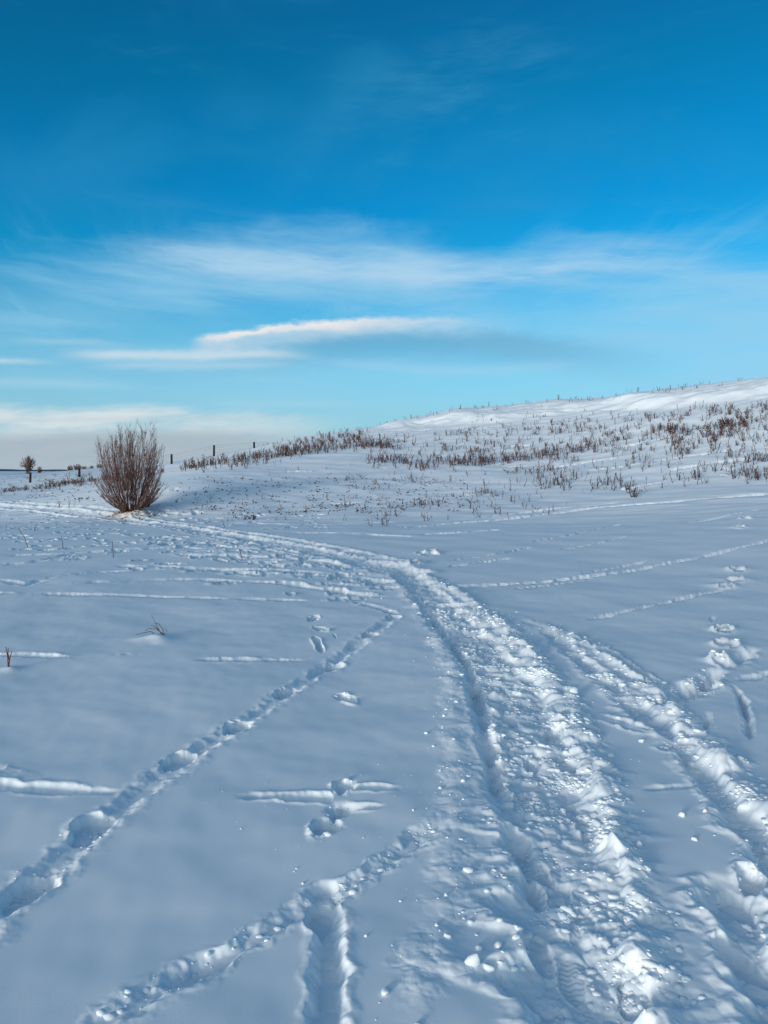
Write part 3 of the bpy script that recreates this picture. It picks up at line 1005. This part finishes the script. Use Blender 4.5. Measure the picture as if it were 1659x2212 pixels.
def willow_shrub():
    r_ = random.Random(5)
    base = spot(277, 1113)
    root = empty("willow_shrub", base)
    tag(root, "tall leafless red-brown shrub fanning out of the snow beside the path", "shrub")
    H = 3.2
    n_main = 64
    for k in range(n_main + 34):
        az = r_.uniform(0, 2 * math.pi)
        t = min((k + 0.5) / n_main, 1.0)
        lean = math.radians(2 + 62 * t ** 1.0)
        ln = H * (0.98 - 0.44 * t + r_.uniform(-.12, .06))
        if k >= n_main:
            lean, ln = math.radians(r_.uniform(52, 80)), H * r_.uniform(.42, .60)
        off = np.array([math.cos(az), math.sin(az), 0]) * (0.03 + 0.16 * r_.random() ** .7 + .08 * t)
        off = off + np.array([0.20 * r_.random() ** 2, 0, 0])
        d0 = (math.sin(lean) * math.cos(az), math.sin(lean) * math.sin(az), math.cos(lean))
        pts = branch_path((0, 0, -0.05), d0, ln, 9, (0.03 + .20 * t) if k < n_main else .075, 0.06, r_)
        egg = ((pts[1:, 0] / 1.10) ** 2 + (pts[1:, 1] / 1.10) ** 2 + ((pts[1:, 2] - 1.5) / 1.62) ** 2).max() ** .5
        tip = pts[-1]
        lo_, hi_ = .3, 2.0
        reach = r_.uniform(.84, 1.0) if k % 3 else r_.uniform(.6, .9)
        for _ in range(18):
            md = (lo_ + hi_) / 2
            q = tip * md
            if (q[0] / 1.22) ** 2 + (q[1] / 1.22) ** 2 + ((q[2] - 1.42) / 1.72) ** 2 < reach ** 2: lo_ = md
            else: hi_ = md
        if k >= n_main:
            lo_ = r_.uniform(.75, 1.0)
        ln *= lo_
        pts = pts * lo_ + off
        r0 = r_.uniform(.010, .019) * (1.3 - .5 * t)
        mb = MB()
        mb.tube(pts, np.linspace(r0, 0.005, len(pts)), 5)
        tw = MB()
        for b in range(r_.randint(13, 18)):
            s = r_.uniform(0.22, 0.96)
            i = min(int(s * 9), 8)
            f = s * 9 - i
            p = pts[i] * (1 - f) + pts[i + 1] * f
            dv = pts[i + 1] - pts[i]
            dv = dv / np.linalg.norm(dv) + np.array([r_.gauss(0, .36), r_.gauss(0, .36), r_.uniform(0, .25)])
            l2 = ln * r_.uniform(.16, .34) * (1.15 - .6 * s)
            q = branch_path(p, dv, l2, 4, 0.07, 0.06, r_)
            tw.tube(q, np.linspace(max(0.0055 * (1.2 - s), .003), 0.0018, len(q)), 3, False)
            for c in range(r_.randint(3, 5)):
                j = r_.randint(1, 3)
                dv2 = q[j + 1] - q[j]
                dv2 = dv2 / np.linalg.norm(dv2) + np.array([r_.gauss(0, .4), r_.gauss(0, .4), r_.uniform(0, .3)])
                q2 = branch_path(q[j], dv2, l2 * r_.uniform(.3, .6), 3, 0.06, 0.06, r_)
                tw.tube(q2, np.linspace(0.0029, 0.0017, len(q2)), 3, False)
        st = mb.build("stem", M_STEM, root)
        tw.build("twigs", M_TWIG, st)
    for k in range(16):
        a = r_.uniform(-.3, .9)
        p = np.array([a * 0.75 + r_.gauss(0, .1), r_.gauss(0, .3), H * r_.uniform(.62, .95)])
        lf = MB()
        for c in range(1):
            lf.leaf(p + np.array([r_.gauss(0, .012) for _ in range(3)]), (r_.gauss(0, .4), r_.gauss(0, .4), -1), .05, .08)
        lf.build("dead_leaf", M_WEED, root)


def grass_tuft(name, at, n, h, spread, mat, label, cat="grass tuft", lean=(0, 0), seed=1, w=0.004, blade="blade"):
    r_ = random.Random(seed)
    root = empty(name, at)
    tag(root, label, cat)
    for k in range(n):
        az = r_.uniform(0, 2 * math.pi)
        ln = h * r_.uniform(.55, 1.05)
        d0 = (math.cos(az) * spread + lean[0], math.sin(az) * spread + lean[1], 1.0)
        off = np.array([math.cos(az), math.sin(az), 0]) * h * .12 * r_.random()
        mb = MB()
        q = branch_path(off + np.array([0, 0, -.03]), d0, ln, 5, -.10 * r_.random(), .06, r_)
        mb.tube(q, np.linspace(w, w * .35, len(q)), 3)
        mb.build(blade, mat, root)
    return root


willow_shrub()
grass_tuft("grass_tuft", spot(270, 1112) + np.array([0.02, -.28, 0]), 60, 0.55, .45, M_GRASS, "straw-brown grass tuft at the front foot of the tall shrub", seed=21, w=.007)
grass_tuft("grass_tuft", spot(318, 1098), 50, 0.5, .5, M_GRASS, "straw-brown grass tuft behind the right foot of the tall shrub", seed=22, w=.007)


# ------------------------------------------------------------------ wire fence
def wire_fence():
    posts = [(-45, 1052, .90, 57), (65, 1047, .90, 58), (171, 1038, .94, 59), (271, 1024, .95, 60), (371, 1007, .96, 61.5), (462, 984, .86, 64), (549, 968, .53, 67), (634, 975, .80, 70), (712, 975, .80, 73)]
    r_ = random.Random(9)
    root = None
    tops = []
    for i, (dx, dyb, h, d) in enumerate(posts):
        x = (dx - CX) / F * d
        zt = CAM_H + (HY - dyb) / F * d
        zg = float(ground_z(x, d)[0])
        if root is None:
            root = empty("wire_fence", (x, d, zg))
            root_loc = np.array([x, d, zg])
            tag(root, "wire fence on dark posts running over the rise behind the shrub", "fence")
        tx, ty = r_.gauss(0, .015), r_.gauss(0, .015)
        z_top = zt + h
        a = np.array([x, d, min(zg, zt) - .25]) - root_loc
        b = np.array([x + tx, d + ty, z_top]) - root_loc
        mb = MB()
        m_ = a * .5 + b * .5
        mb.tube([a, m_, b - np.array([0, 0, .012]), b], [.090, .086, .082, .070], 9)
        mb.build("fence_post", M_POST, root)
        tops.append((np.array([x, d, min(zg, z_top - .5)]) - root_loc, b))
    for lv in (0.10, 0.32, 0.54, 0.76, 0.97):
        mb = MB()
        pts = []
        for i in range(len(tops) - 1):
            g0, t0 = tops[i]
            g1, t1 = tops[i + 1]
            p0, p1 = g0 + (t0 - g0) * lv, g1 + (t1 - g1) * lv
            for k in range(6):
                s = k / 6
                q = p0 * (1 - s) + p1 * s
                q[2] -= .05 * 4 * s * (1 - s) * (0.4 + lv * .4)
                q[1] -= .085
                pts.append(q)
        pts.append(p1 - np.array([0, .085, 0]))
        mb.tube(pts, [.0075 if lv > .9 else .005] * len(pts), 3)
        mb.build("wire", M_WIRE, root)
    for i in range(3, len(tops) - 2):
        g0, t0 = tops[i]
        g1, t1 = tops[i + 1]
        for k in range(1, 9):
            s = k / 9
            a = g0 * (1 - s) + g1 * s + np.array([0, -.088, 0])
            b = t0 * (1 - s) + t1 * s + np.array([0, -.088, -.05])
            mb = MB()
            mb.tube([a + (b - a) * .1, a + (b - a) * .95], [.003, .003], 3)
            mb.build("stay_wire", M_WIRE, root)


wire_fence()


# ------------------------------------------------------------------ far trees
def bare_tree(dx, dyb, d, h, w, label, group=None, trunk=0.12, seed=1, trunks=1, cat="tree", name="bare_tree"):
    r_ = random.Random(seed)
    x = (dx - CX) / F * d
    z = float(ground_z(x, d)[0])
    root = empty(name, (x, d, z))
    tag(root, label, cat, group)
    tr, cr = MB(), MB()
    for t in range(trunks):
        ox = (t - (trunks - 1) / 2) * w * .25
        mains = []
        if trunk:
            pts = branch_path((ox, 0, -.2), (r_.gauss(0, .06), r_.gauss(0, .06), 1), h * .45, 4, 0, .03, r_)
            tr.tube(pts, np.linspace(trunk, trunk * .6, len(pts)), 6)
            st = pts[-2:]
        else:
            st = np.array([(ox, 0, -.05), (ox, 0, -.05)])
            pts = st
        for k in range(34):
            a = r_.uniform(0, 2 * math.pi)
            le = math.radians(r_.uniform(3, 95) if trunk else r_.uniform(5, 75))
            i = r_.randint(1, len(pts) - 1) if trunk else 0
            rem = h - pts[i][2]
            cl = h * .5
            q = branch_path(pts[i], (math.sin(le) * math.cos(a), math.sin(le) * math.sin(a), math.cos(le)), cl, 6, .03, .1, r_)
            zc, rz = (h * .62, h * .38) if trunk else (h * .45, h * .55)
            lo_, hi_ = .1, 3.0
            reach = r_.uniform(.7, .95)
            for _ in range(16):
                md = (lo_ + hi_) / 2
                e = q[0] + (q[-1] - q[0]) * md
                if (e[0] / (w * .5)) ** 2 + (e[1] / (w * .5)) ** 2 + ((e[2] - zc) / rz) ** 2 < reach ** 2: lo_ = md
                else: hi_ = md
            q = q[0] + (q - q[0]) * lo_
            cr.tube(q, np.linspace(trunk * .4 if trunk else h * .02, h * .003, len(q)), 3, False)
            mains.append(q)
        for q in mains:
            for b in range(30):
                j = r_.randint(1, 5)
                dv = q[j + 1 if j < 6 else j] - q[j]
                dv = dv / (np.linalg.norm(dv) + 1e-6) + np.array([r_.gauss(0, .6), r_.gauss(0, .6), r_.gauss(0.1, .5)])
                q2 = branch_path(q[j], dv, h * r_.uniform(.07, .17), 3, .03, .12, r_)
                cr.tube(q2, np.linspace(h * .0062, h * .0040, len(q2)), 3, False)
    if trunk:
        tr.build("trunk", M_FAR, root)
    cr.build("crown", M_FAR, root)


bare_tree(61, 1028, 190, 5.0, 4.4, "lone round-crowned bare tree on the far left field", None, .22, 31, 1)
bare_tree(85, 1024, 190, 2.3, 1.5, "small bare sapling just right of the lone round tree", None, .06, 32, 1)
TH = [(152, 1012, 112, 1.0, 1.0, "bare bush beyond the fence, leftmost of the row on the rise"),
      (167, 1011, 112, 1.1, 1.5, "bare bush beyond the fence, second from left on the rise"),
      (182, 1012, 112, .62, 1.6, "low wide bare bush beyond the fence, left of the tall shrub"),
      (198, 1012, 112, .6, .8, "small bare bush on the skyline between fence post and tall shrub"),
      (215, 1010, 112, .75, 1.3, "bare bush on the skyline half hidden by the tall shrub's left side")]
for i, (dx, dyb, d, h, w, lb) in enumerate(TH):
    bare_tree(dx, dyb, d, h, w, lb, "bare bushes beyond the fence", 0, 40 + i, 2, "bush", "bare_bush")


# ------------------------------------------------------------------ dry weeds on the hill
def weed_mesh(kind, seed):
    r_ = random.Random(seed)
    mb = MB()
    n = {'fork': r_.randint(1, 3), 'clump': r_.randint(3, 5), 'bent': r_.randint(1, 2), 'leafy': r_.randint(4, 6), 'low': r_.randint(3, 5)}[kind]
    for k in range(n):
        az = r_.uniform(0, 6.283)
        ln = r_.uniform(.62, 1.0)
        sp = {'fork': .30, 'clump': .38, 'bent': .75, 'leafy': .5, 'low': 1.2}[kind]
        d0 = (math.cos(az) * sp * r_.random() + .10, math.sin(az) * sp * r_.random(), 1)
        off = (r_.gauss(0, .06) * n ** .5, r_.gauss(0, .06) * n ** .5, -.12)
        q = branch_path(off, d0, ln, 4, -.05 if kind == 'bent' else .0, .10, r_)
        r0 = r_.uniform(.019, .029)
        mb.tube(q, np.linspace(r0, r0 * .55, len(q)), 3)
        for b in range(r_.randint(1, 3) if kind != 'leafy' else 4):
            j = r_.randint(1, 3)
            dv = (q[j + 1] - q[j])
            dv = dv / np.linalg.norm(dv) + np.array([r_.gauss(0, .5), r_.gauss(0, .5), r_.uniform(0, .3)])
            q2 = branch_path(q[j], dv, ln * r_.uniform(.2, .42), 2, .1, .1, r_)
            mb.tube(q2, np.linspace(r0 * .8, r0 * .4, len(q2)), 3)
            for c in range(2 if kind == 'leafy' else r_.randint(0, 1)):
                mb.leaf(q2[r_.randint(1, 2)], (r_.gauss(0, .6), r_.gauss(0, .6), r_.gauss(.2, .5)), .055, .11)
        if r_.random() < .6:
            mb.leaf(q[-1], (r_.gauss(0, .5), r_.gauss(0, .5), .6), .06, .14)
    me = mb.mesh("dry_weed", M_WEED2 if kind in ('leafy', 'clump') else M_WEED)
    return me, np.array(mb.v), list(mb.f)


KINDS = ['fork'] * 9 + ['clump'] * 5 + ['bent'] * 4 + ['leafy'] * 3 + ['low'] * 3
PROTO = [(k,) + weed_mesh(k, 200 + i) for i, k in enumerate(KINDS)]
BYK = {k: [i for i, p in enumerate(PROTO) if p[0] == k] for k in set(KINDS)}
ZL = {
    'band_left': ("in the dense strip between shrub and ridge", ("lower end", "middle", "upper end")),
    'band_mid': ("in the dark row across the hillside", ("left end", "middle", "right end")),
    'upper': ("on the upper slope below the bright drift", ("left part", "middle", "right part")),
    'right': ("in the patch on the hill's right", ("its left side", "its middle", "its right side")),
    'low_right': ("in open snow low on the right slope", ("left part", "middle", "right edge")),
    'lower': ("in clean snow above the path", ("nearest the shrub", "middle of the slope", "right part")),
    'ridge': ("against the sky on the ridge line", ("left part", "middle", "right part")),
    'field': ("in the field by the left fence posts", ("far left", "middle", "nearest the shrub")),
}
KL = {'fork': "forked dry stalk", 'clump': "clump of dry stalks", 'bent': "leaning dry stalk", 'leafy': "bushy brown weed", 'low': "splayed weed tuft"}
wr = random.Random(77)
wl = []


def along(pts, n, sy, zone, hmin, hmax, kinds):
    L = np.array(pts, float)
    s = np.concatenate([[0], np.cumsum(np.abs(np.diff(L[:, 0])))])
    for k in range(n):
        t = wr.uniform(0, s[-1])
        dx = np.interp(t, s, L[:, 0]) + wr.gauss(0, 4)
        dy = np.interp(t, s, L[:, 1]) + wr.gauss(0, sy)
        wl.append((dx, dy, zone, wr.uniform(hmin, hmax), wr.choice(kinds)))


def area(x0, x1, top, bot, n, zone, hmin, hmax, kinds, clump=.5):
    """top and bot: frame heights at x0 and x1"""
    cs = [(wr.uniform(x0, x1), wr.random()) for _ in range(max(3, n // 9))]
    for k in range(n):
        if wr.random() < clump:
            c = wr.choice(cs)
            dx, t = c[0] + wr.gauss(0, 16), c[1] + wr.gauss(0, .05)
        else:
            dx, t = wr.uniform(x0, x1), wr.random()
        if not x0 <= dx <= x1: continue
        f = (dx - x0) / (x1 - x0)
        a, b = top[0] + (top[1] - top[0]) * f, bot[0] + (bot[1] - bot[0]) * f
        wl.append((dx, a + (b - a) * min(max(t, 0), 1), zone, wr.uniform(hmin, hmax), wr.choice(kinds)))


GEN = ['fork', 'fork', 'fork', 'fork', 'fork', 'bent', 'bent', 'clump', 'leafy', 'low']
along([(395, 1014), (520, 998), (640, 980), (760, 966), (840, 962)], 380, 5.5, 'band_left', .35, .66, ['clump', 'clump', 'fork', 'fork', 'bent'])
along([(600, 972), (700, 955), (800, 945)], 150, 9, 'band_left', .32, .58, ['clump', 'fork', 'fork', 'leafy'])
along([(345, 1020), (250, 1034), (171, 1044), (90, 1054), (0, 1064)], 170, 3, 'field', .25, .5, ['clump', 'low', 'low', 'leafy'])
along([(790, 1000), (880, 1004), (960, 1006), (1040, 1000)], 150, 6, 'band_mid', .36, .62, ['fork', 'fork', 'clump', 'bent'])
along([(1030, 1004), (1100, 996), (1200, 982), (1290, 968)], 150, 5, 'band_mid', .32, .58, ['fork', 'fork', 'clump', 'clump'])
area(820, 1250, (945, 905), (995, 975), 330, 'upper', .26, .48, GEN)
area(1000, 1300, (905, 885), (950, 930), 90, 'upper', .22, .4, GEN)
area(1250, 1480, (900, 885), (985, 985), 240, 'right', .28, .55, GEN)
area(1440, 1690, (885, 870), (985, 960), 290, 'right', .30, .60, GEN)
area(1150, 1690, (985, 960), (1062, 1045), 235, 'low_right', .32, .62, ['fork', 'fork', 'fork', 'clump', 'bent'], .6)
area(420, 800, (1025, 1000), (1125, 1125), 120, 'lower', .10, .28, ['low', 'bent', 'fork'], .3)
area(740, 1250, (1030, 1005), (1130, 1120), 215, 'lower', .15, .38, ['fork', 'low', 'bent', 'fork'], .55)
area(1000, 1420, (1018, 1000), (1075, 1068), 70, 'low_right', .22, .45, ['fork', 'fork', 'bent', 'low'], .5)
area(780, 860, (1100, 1100), (1140, 1140), 18, 'lower', .22, .4, ['fork', 'bent', 'low'], .2)
area(100, 240, (1080, 1075), (1098, 1095), 9, 'lower', .2, .4, ['fork'], .3)
area(0, 220, (1030, 1024), (1058, 1040), 50, 'field', .2, .4, ['low', 'clump'], .5)
_rx = np.array([c[0] for c in CREST]); _ry = np.array([c[1] for c in CREST])
for k in range(120):
    dx = wr.uniform(560, 1600)
    wl.append((dx, float(np.interp(dx, _rx, _ry)) + wr.uniform(-3, 4), 'ridge', wr.uniform(.22, .48), wr.choice(['fork', 'bent', 'low', 'fork'])))

gx, gy, ok = unproject([w[0] for w in wl], [w[1] for w in wl])
# those on the ridge stand on the crest itself
for i, w in enumerate(wl):
    if w[2] == 'ridge':
        u = (w[0] - CX) / F
        d = float(np.interp(w[0], _rx, _cd)) * wr.uniform(.97, 1.03)
        gx[i], gy[i], ok[i] = u * d, d, True
gz = ground_z(gx, gy)
items = []
for i, w in enumerate(wl):
    if ok[i] and gy[i] < 100:
        h = w[3]
        items.append((h / gy[i], i, h))
items.sort(reverse=True)
rest = MB()
vis = [it for it in items if -20 < wl[it[1]][0] < 1680]
chosen = set(it[1] for it in vis[:292])
ZX = {z: (min(w[0] for w in wl if w[2] == z), max(w[0] for w in wl if w[2] == z)) for z in ZL}
for (_, i, h) in items:
    dx, dy, zone, _, kind = wl[i]
    pi = wr.choice(BYK[kind])
    rz = wr.uniform(0, 6.28)
    wide = wr.uniform(.8, 1.25)
    if i in chosen:
        o = mesh_obj("dry_weed", PROTO[pi][1], None, (gx[i], gy[i], gz[i]))
        o.rotation_euler = (wr.gauss(0, .06), wr.gauss(0, .06), rz)
        o.scale = (h * wide, h * wide, h)
        lb, thirds = ZL[zone]
        size = "short" if h < .38 else ("tall" if h > .5 else "mid-height")
        xs_ = ZX[zone]
        t3 = min(2, int(3 * (dx - xs_[0]) / (xs_[1] - xs_[0] + 1e-6)))
        full = "%s %s %s, %s" % (size, KL[kind], lb, thirds[t3])
        tag(o, full, "weed", full)
    else:
        v = PROTO[pi][2]
        c, s = math.cos(rz), math.sin(rz)
        vv = np.stack([(v[:, 0] * c - v[:, 1] * s) * h * wide + gx[i], (v[:, 0] * s + v[:, 1] * c) * h * wide + gy[i], v[:, 2] * h + gz[i]], 1)
        rest.add(vv, PROTO[pi][3])
tag(rest.build("weed_stubble", M_WEED), "sparse mass of small dry weed stubble dotted over the snowy hillside", "stubble", kind="stuff")

# the tall bushy weeds one can pick out
for (dx, dy, h, sd, lb) in ((1523, 945, 1.15, 1, "tall rust-brown bushy weed, the biggest on the upper right hillside"),
                            (1483, 940, .85, 2, "rust-brown weed with a heavy drooping head left of the biggest weed"),
                            (1559, 925, .85, 3, "tall leaning rust-brown weed right of the biggest weed"),
                            (1369, 1072, .75, 4, "ragged brown leafy weed lowest on the right of the hillside"),
                            (1452, 938, .55, 5, "thick brown clump of weed on the right hillside"),
                            (540, 1120, .30, 6, "small straw-coloured grass clump low on the slope right of the shrub")):
    root = empty("bushy_weed", spot(dx, dy))
    tag(root, lb, "weed")
    r_ = random.Random(900 + sd)
    for k in range(7):
        mb = MB()
        az = r_.uniform(0, 6.28)
        q = branch_path((r_.gauss(0, .07), r_.gauss(0, .07), -.08), (math.cos(az) * .3, math.sin(az) * .3, 1), h * r_.uniform(.6, 1), 5, .0, .14, r_)
        mb.tube(q, np.linspace(.017, .009, len(q)), 4)
        for b in range(3):
            j = r_.randint(2, 4)
            q2 = branch_path(q[j], (r_.gauss(0, .8), r_.gauss(0, .8), r_.gauss(.3, .5)), h * r_.uniform(.12, .28), 2, 0, .15, r_)
            mb.tube(q2, [.009, .007, .005], 3)
            for c in range(2):
                mb.leaf(q2[r_.randint(1, 2)], (r_.gauss(0, .6), r_.gauss(0, .6), r_.gauss(0, .6)), .045, .085)
        mb.build("stalk", M_WEED2, root)

# fallen leaf flecks on the lower slope
fl = MB()
fx, fy = [], []
for k in range(420):
    fx.append(wr.uniform(380, 1000)); fy.append(wr.uniform(1030, 1112))
for k in range(90):
    fx.append(wr.uniform(60, 260)); fy.append(wr.uniform(1052, 1085))
for k in range(60):
    fx.append(wr.gauss(285, 28)); fy.append(wr.gauss(1115, 3))
lx, ly, ok = unproject(fx, fy)
lz = ground_z(lx, ly)
for k in range(len(lx)):
    if ok[k]:
        for c in range(wr.randint(1, 2)):
            fl.leaf((lx[k] + wr.gauss(0, .05), ly[k] + wr.gauss(0, .05), lz[k] + .012), (wr.gauss(0, 1), wr.gauss(0, 1), wr.uniform(.05, .5)), .05, wr.uniform(.08, .16))
tag(fl.build("leaf_litter", M_WEED), "brown leaf flecks and broken stems scattered on the lower slope snow", "leaf litter", kind="stuff")

# ------------------------------------------------------------------ plants in the foreground field
g0 = spot(345, 1376)
root = empty("grass_tuft", g0)
tag(root, "bent reddish grass stems on a small snow mound in the foreground field", "grass tuft")
for pts in ([(.02, 0, .0), (-.02, 0, .07), (-.06, .02, .14), (-.085, .02, .185)],
            [(.03, 0, .01), (-.03, -.01, .06), (-.10, -.02, .065), (-.13, -.03, .05)],
            [(.02, 0, 0), (-.01, 0, .05), (-.06, .01, .085), (-.09, .01, .085)],
            [(-.03, -.02, .0), (-.08, -.03, .04), (-.14, -.05, .03), (-.215, -.07, .015)],
            [(.03, .01, 0), (.03, .01, .05), (-.01, .02, .10), (-.05, .02, .11)],
            [(.04, 0, 0), (.07, 0, .04), (.04, .01, .075)]):
    mb = MB()
    mb.tube(pts, np.linspace(.0042, .0020, len(pts)), 4)
    mb.build("stem", M_STALK, root)
g1 = spot(18, 1447)
root = empty("dry_stalk", g1)
tag(root, "thin forked brown stalk at the left edge of the near field", "stalk")
for pts in ([(0, 0, -.02), (-.005, 0, .08), (-.02, 0, .16)], [(0, 0, -.02), (.012, 0, .07), (.03, 0, .13)], [(0.01, 0, .05), (-.008, .01, .10), (-.006, .01, .15)]):
    mb = MB()
    mb.tube(pts, np.linspace(.006, .003, len(pts)), 4)
    mb.build("stem", M_STALK, root)
for (dx, dy, h, lx_, lb) in ((137, 1186, .26, -.05, "single upright dark twig in the snow below the shrub, left field"), (62, 1182, .40, -.22, "leaning pair of thin grass stems far left in the snow"),
                             (13, 1148, .2, .0, "short dark twig stub at the far left edge below the weeds"), (73, 1148, .2, .08, "short leaning dark twig left of the shrub's trodden snow"), (245, 1205, .3, -.02, "faint thin grass stem in the mid field below the shrub"),
                             (525, 1210, .3, -.12, "bent dark twig among the old footprints beside the path"), (486, 1140, .34, -.14, "leaning dark twig right of the shrub above the path")):
    root = empty("twig", spot(dx, dy))
    tag(root, lb, "twig")
    mb = MB()
    mb.tube([(0, 0, -.05), (lx_ * .4, 0, h * .5), (lx_, 0, h)], [.007, .006, .004], 4)
    mb.build("stem", M_STEM, root)


# ------------------------------------------------------------------ loose snow lumps
def clod_mesh(seed):
    import bmesh
    bm = bmesh.new()
    bmesh.ops.create_icosphere(bm, subdivisions=2, radius=1.0)
    r_ = np.random.default_rng(seed)
    planes = [(v / np.linalg.norm(v), r_.uniform(.42, .85)) for v in r_.normal(size=(9, 3))]
    ph = r_.uniform(0, 6, 6)
    for v in bm.verts:
        p = np.array(v.co)
        for nrm, d in planes:
            e = p @ nrm - d
            if e > 0:
                p = p - nrm * e * .85
        p *= 1 + .09 * math.sin(p[0] * 5 + ph[0]) * math.sin(p[1] * 6 + ph[1]) + .06 * math.sin(p[2] * 9 + ph[2])
        v.co = p
    me = bpy.data.meshes.new("snow_lump")
    bm.to_mesh(me)
    verts = np.array([v.co[:] for v in bm.verts])
    faces = [tuple(v.index for v in f.verts) for f in bm.faces]
    bm.free()
    me.materials.append(M_SNOW)
    me.polygons.foreach_set("use_smooth", [True] * len(me.polygons))
    return me, verts, faces


CL = [clod_mesh(300 + i) for i in range(8)]
LUMPS = [(1379, 1830, .034, 1.25, "egg-sized snow lump lying right of the path beside a smaller one"), (1474, 1767, .030, 1.1, "round snow lump on smooth snow between the path and the fork"),
         (1320, 1631, .028, 1.2, "angular snow lump on the path's right shoulder"), (1386, 1601, .030, 1.4, "flat snow lump where the fork's side trail ends"),
         (1501, 1820, .022, 1.3, "small snow lump nearest the right-hand fork"), (1372, 1846, .016, 1.2, "little snow lump touching the egg-sized one"),
         (1020, 2088, .036, 1.7, "oblong snow chunk tilted on the path's left slope near the bottom"), (1054, 2090, .030, 1.3, "rounded snow chunk beside the oblong one on the left slope"),
         (1078, 2045, .030, 1.6, "tall snow block on the path's left slope"), (1116, 2034, .022, 1.6, "slim snow chip right of the tall snow block"),
         (832, 2150, .026, 1.3, "snow lump at the bottom left of the path's crumbs"), (1012, 1884, .036, 1.2, "bright round snow lump topping the path's left berm"),
         (1605, 1745, .055, 1.4, "large tilted snow block in the right-hand fork"), (1270, 1560, .05, 1.3, "big bright snow block on the path's right bank"),
         (1238, 1502, .06, 1.3, "largest snow block crowning the path's right bank")]
lr = random.Random(41)


def put(o, x, y, r, el, z=None, sink=.25):
    z = float(ground_z(x, y)[0]) if z is None else z
    o.location = (x, y, z + r * (.42 - sink))
    o.scale = (r * el, r * lr.uniform(.8, 1.0), r * lr.uniform(.7, .95))
    o.rotation_euler = (lr.gauss(0, .25), lr.gauss(0, .25), lr.uniform(0, 3.14))


for i, (dx, dy, r, el, lb) in enumerate(LUMPS):
    p = spot(dx, dy)
    o = mesh_obj("snow_lump", CL[i % 8][0])
    put(o, p[0], p[1], r * .62, el, p[2])
    tag(o, lb, "snow lump", "loose snow lumps")
crumbs = MB()


def crumb(x, y, r):
    me, v, f = CL[lr.randrange(8)]
    z = float(ground_z(x, y)[0])
    c, s = math.cos(lr.uniform(0, 6.28)), math.sin(lr.uniform(0, 6.28))
    a = lr.uniform(0, 6.28)
    c, s = math.cos(a), math.sin(a)
    e = lr.uniform(.8, 1.5)
    vv = np.stack([(v[:, 0] * e * c - v[:, 1] * s) * r + x, (v[:, 0] * e * s + v[:, 1] * c) * r + y, v[:, 2] * r * .75 + z + r * .05], 1)
    crumbs.add(vv, f)


def scatter(pts, n, sp, r0, r1, one_side=0):
    W = world_line(pts)
    L, t = resample(W, .1)
    for k in range(n):
        i = lr.randrange(len(L) - 1)
        d = L[i + 1] - L[i]
        nrm = np.array([-d[1], d[0]]) / (np.linalg.norm(d) + 1e-9)
        o = lr.gauss(0, sp)
        if one_side: o = abs(o) * one_side
        p = L[i] + d * lr.random() + nrm * o
        if p[1] > 1.6:
            crumb(p[0], p[1], r0 * (r1 / r0) ** (lr.random() ** 2.4))


scatter(LEFT_BERM, 160, .09, .003, .015)
scatter(LEFT_BERM, 34, .25, .0025, .008)
scatter(PATH, 110, .22, .004, .020)
scatter(BANK, 75, .10, .005, .022)
scatter(BANK, 55, .40, .003, .012, -1)
scatter(FORK, 80, .16, .005, .022)
scatter([(250, 2175), (470, 2062), (680, 1932), (860, 1868)], 60, .035, .002, .0065)
scatter([(60, 1925), (195, 1800), (260, 1770)], 34, .05, .003, .010)
scatter([(430, 1760), (560, 1735), (760, 1720), (880, 1650)], 26, .14, .0025, .007)
scatter([(600, 1880), (760, 1830), (800, 1800)], 14, .2, .0025, .007)
pick = (R < 9.5) & (R > 1.9) & (rough > 0.40) & (np.abs(A) < math.radians(36))
pi_, pj_ = np.nonzero(pick)
area_ = (R * np.gradient(rr)[:, None] * np.gradient(azs)[None, :])[pick]
clus = np.clip(0.25 + 1.4 * perlin(X[pick] / .21, Y[pick] / .21, 97), 0.02, 1.5)
pw = rough[pick] ** 1.3 * area_ * clus * (1 - 0.75 * smooth((R[pick] - 4) / 6))
sel = rng.choice(len(pi_), size=3600, p=pw / pw.sum())
small = []
for q in range(8):
    import bmesh
    bm = bmesh.new()
    bmesh.ops.create_icosphere(bm, subdivisions=1, radius=1.0)
    for v in bm.verts:
        v.co *= lr.uniform(.78, 1.10)
    bm.verts.index_update()
    small.append((np.array([v.co[:] for v in bm.verts]), [tuple(v.index for v in f.verts) for f in bm.faces]))
    bm.free()
for q in sel:
    i, j = pi_[q], pj_[q]
    v, f = small[lr.randrange(8)]
    r = .006 * 3.4 ** (lr.random() ** 2.2) * (1 + .07 * R[i, j])
    a = lr.uniform(0, 6.28)
    c, s_ = math.cos(a), math.sin(a)
    e, tl = lr.uniform(.8, 1.6), lr.uniform(-.5, .5)
    vx, vy, vz = v[:, 0] * e, v[:, 1], v[:, 2] * .46 + v[:, 0] * tl * .4
    crumbs.add(np.stack([(vx * c - vy * s_) * r + X[i, j], (vx * s_ + vy * c) * r + Y[i, j], vz * r + Z[i, j] - r * .12], 1), f)
cm = crumbs.mesh("snow_crumbs", M_SNOW, True)
tag(mesh_obj("snow_crumbs", cm), "loose crumbs of broken snow strewn along the trodden path", "snow crumbs", kind="stuff")
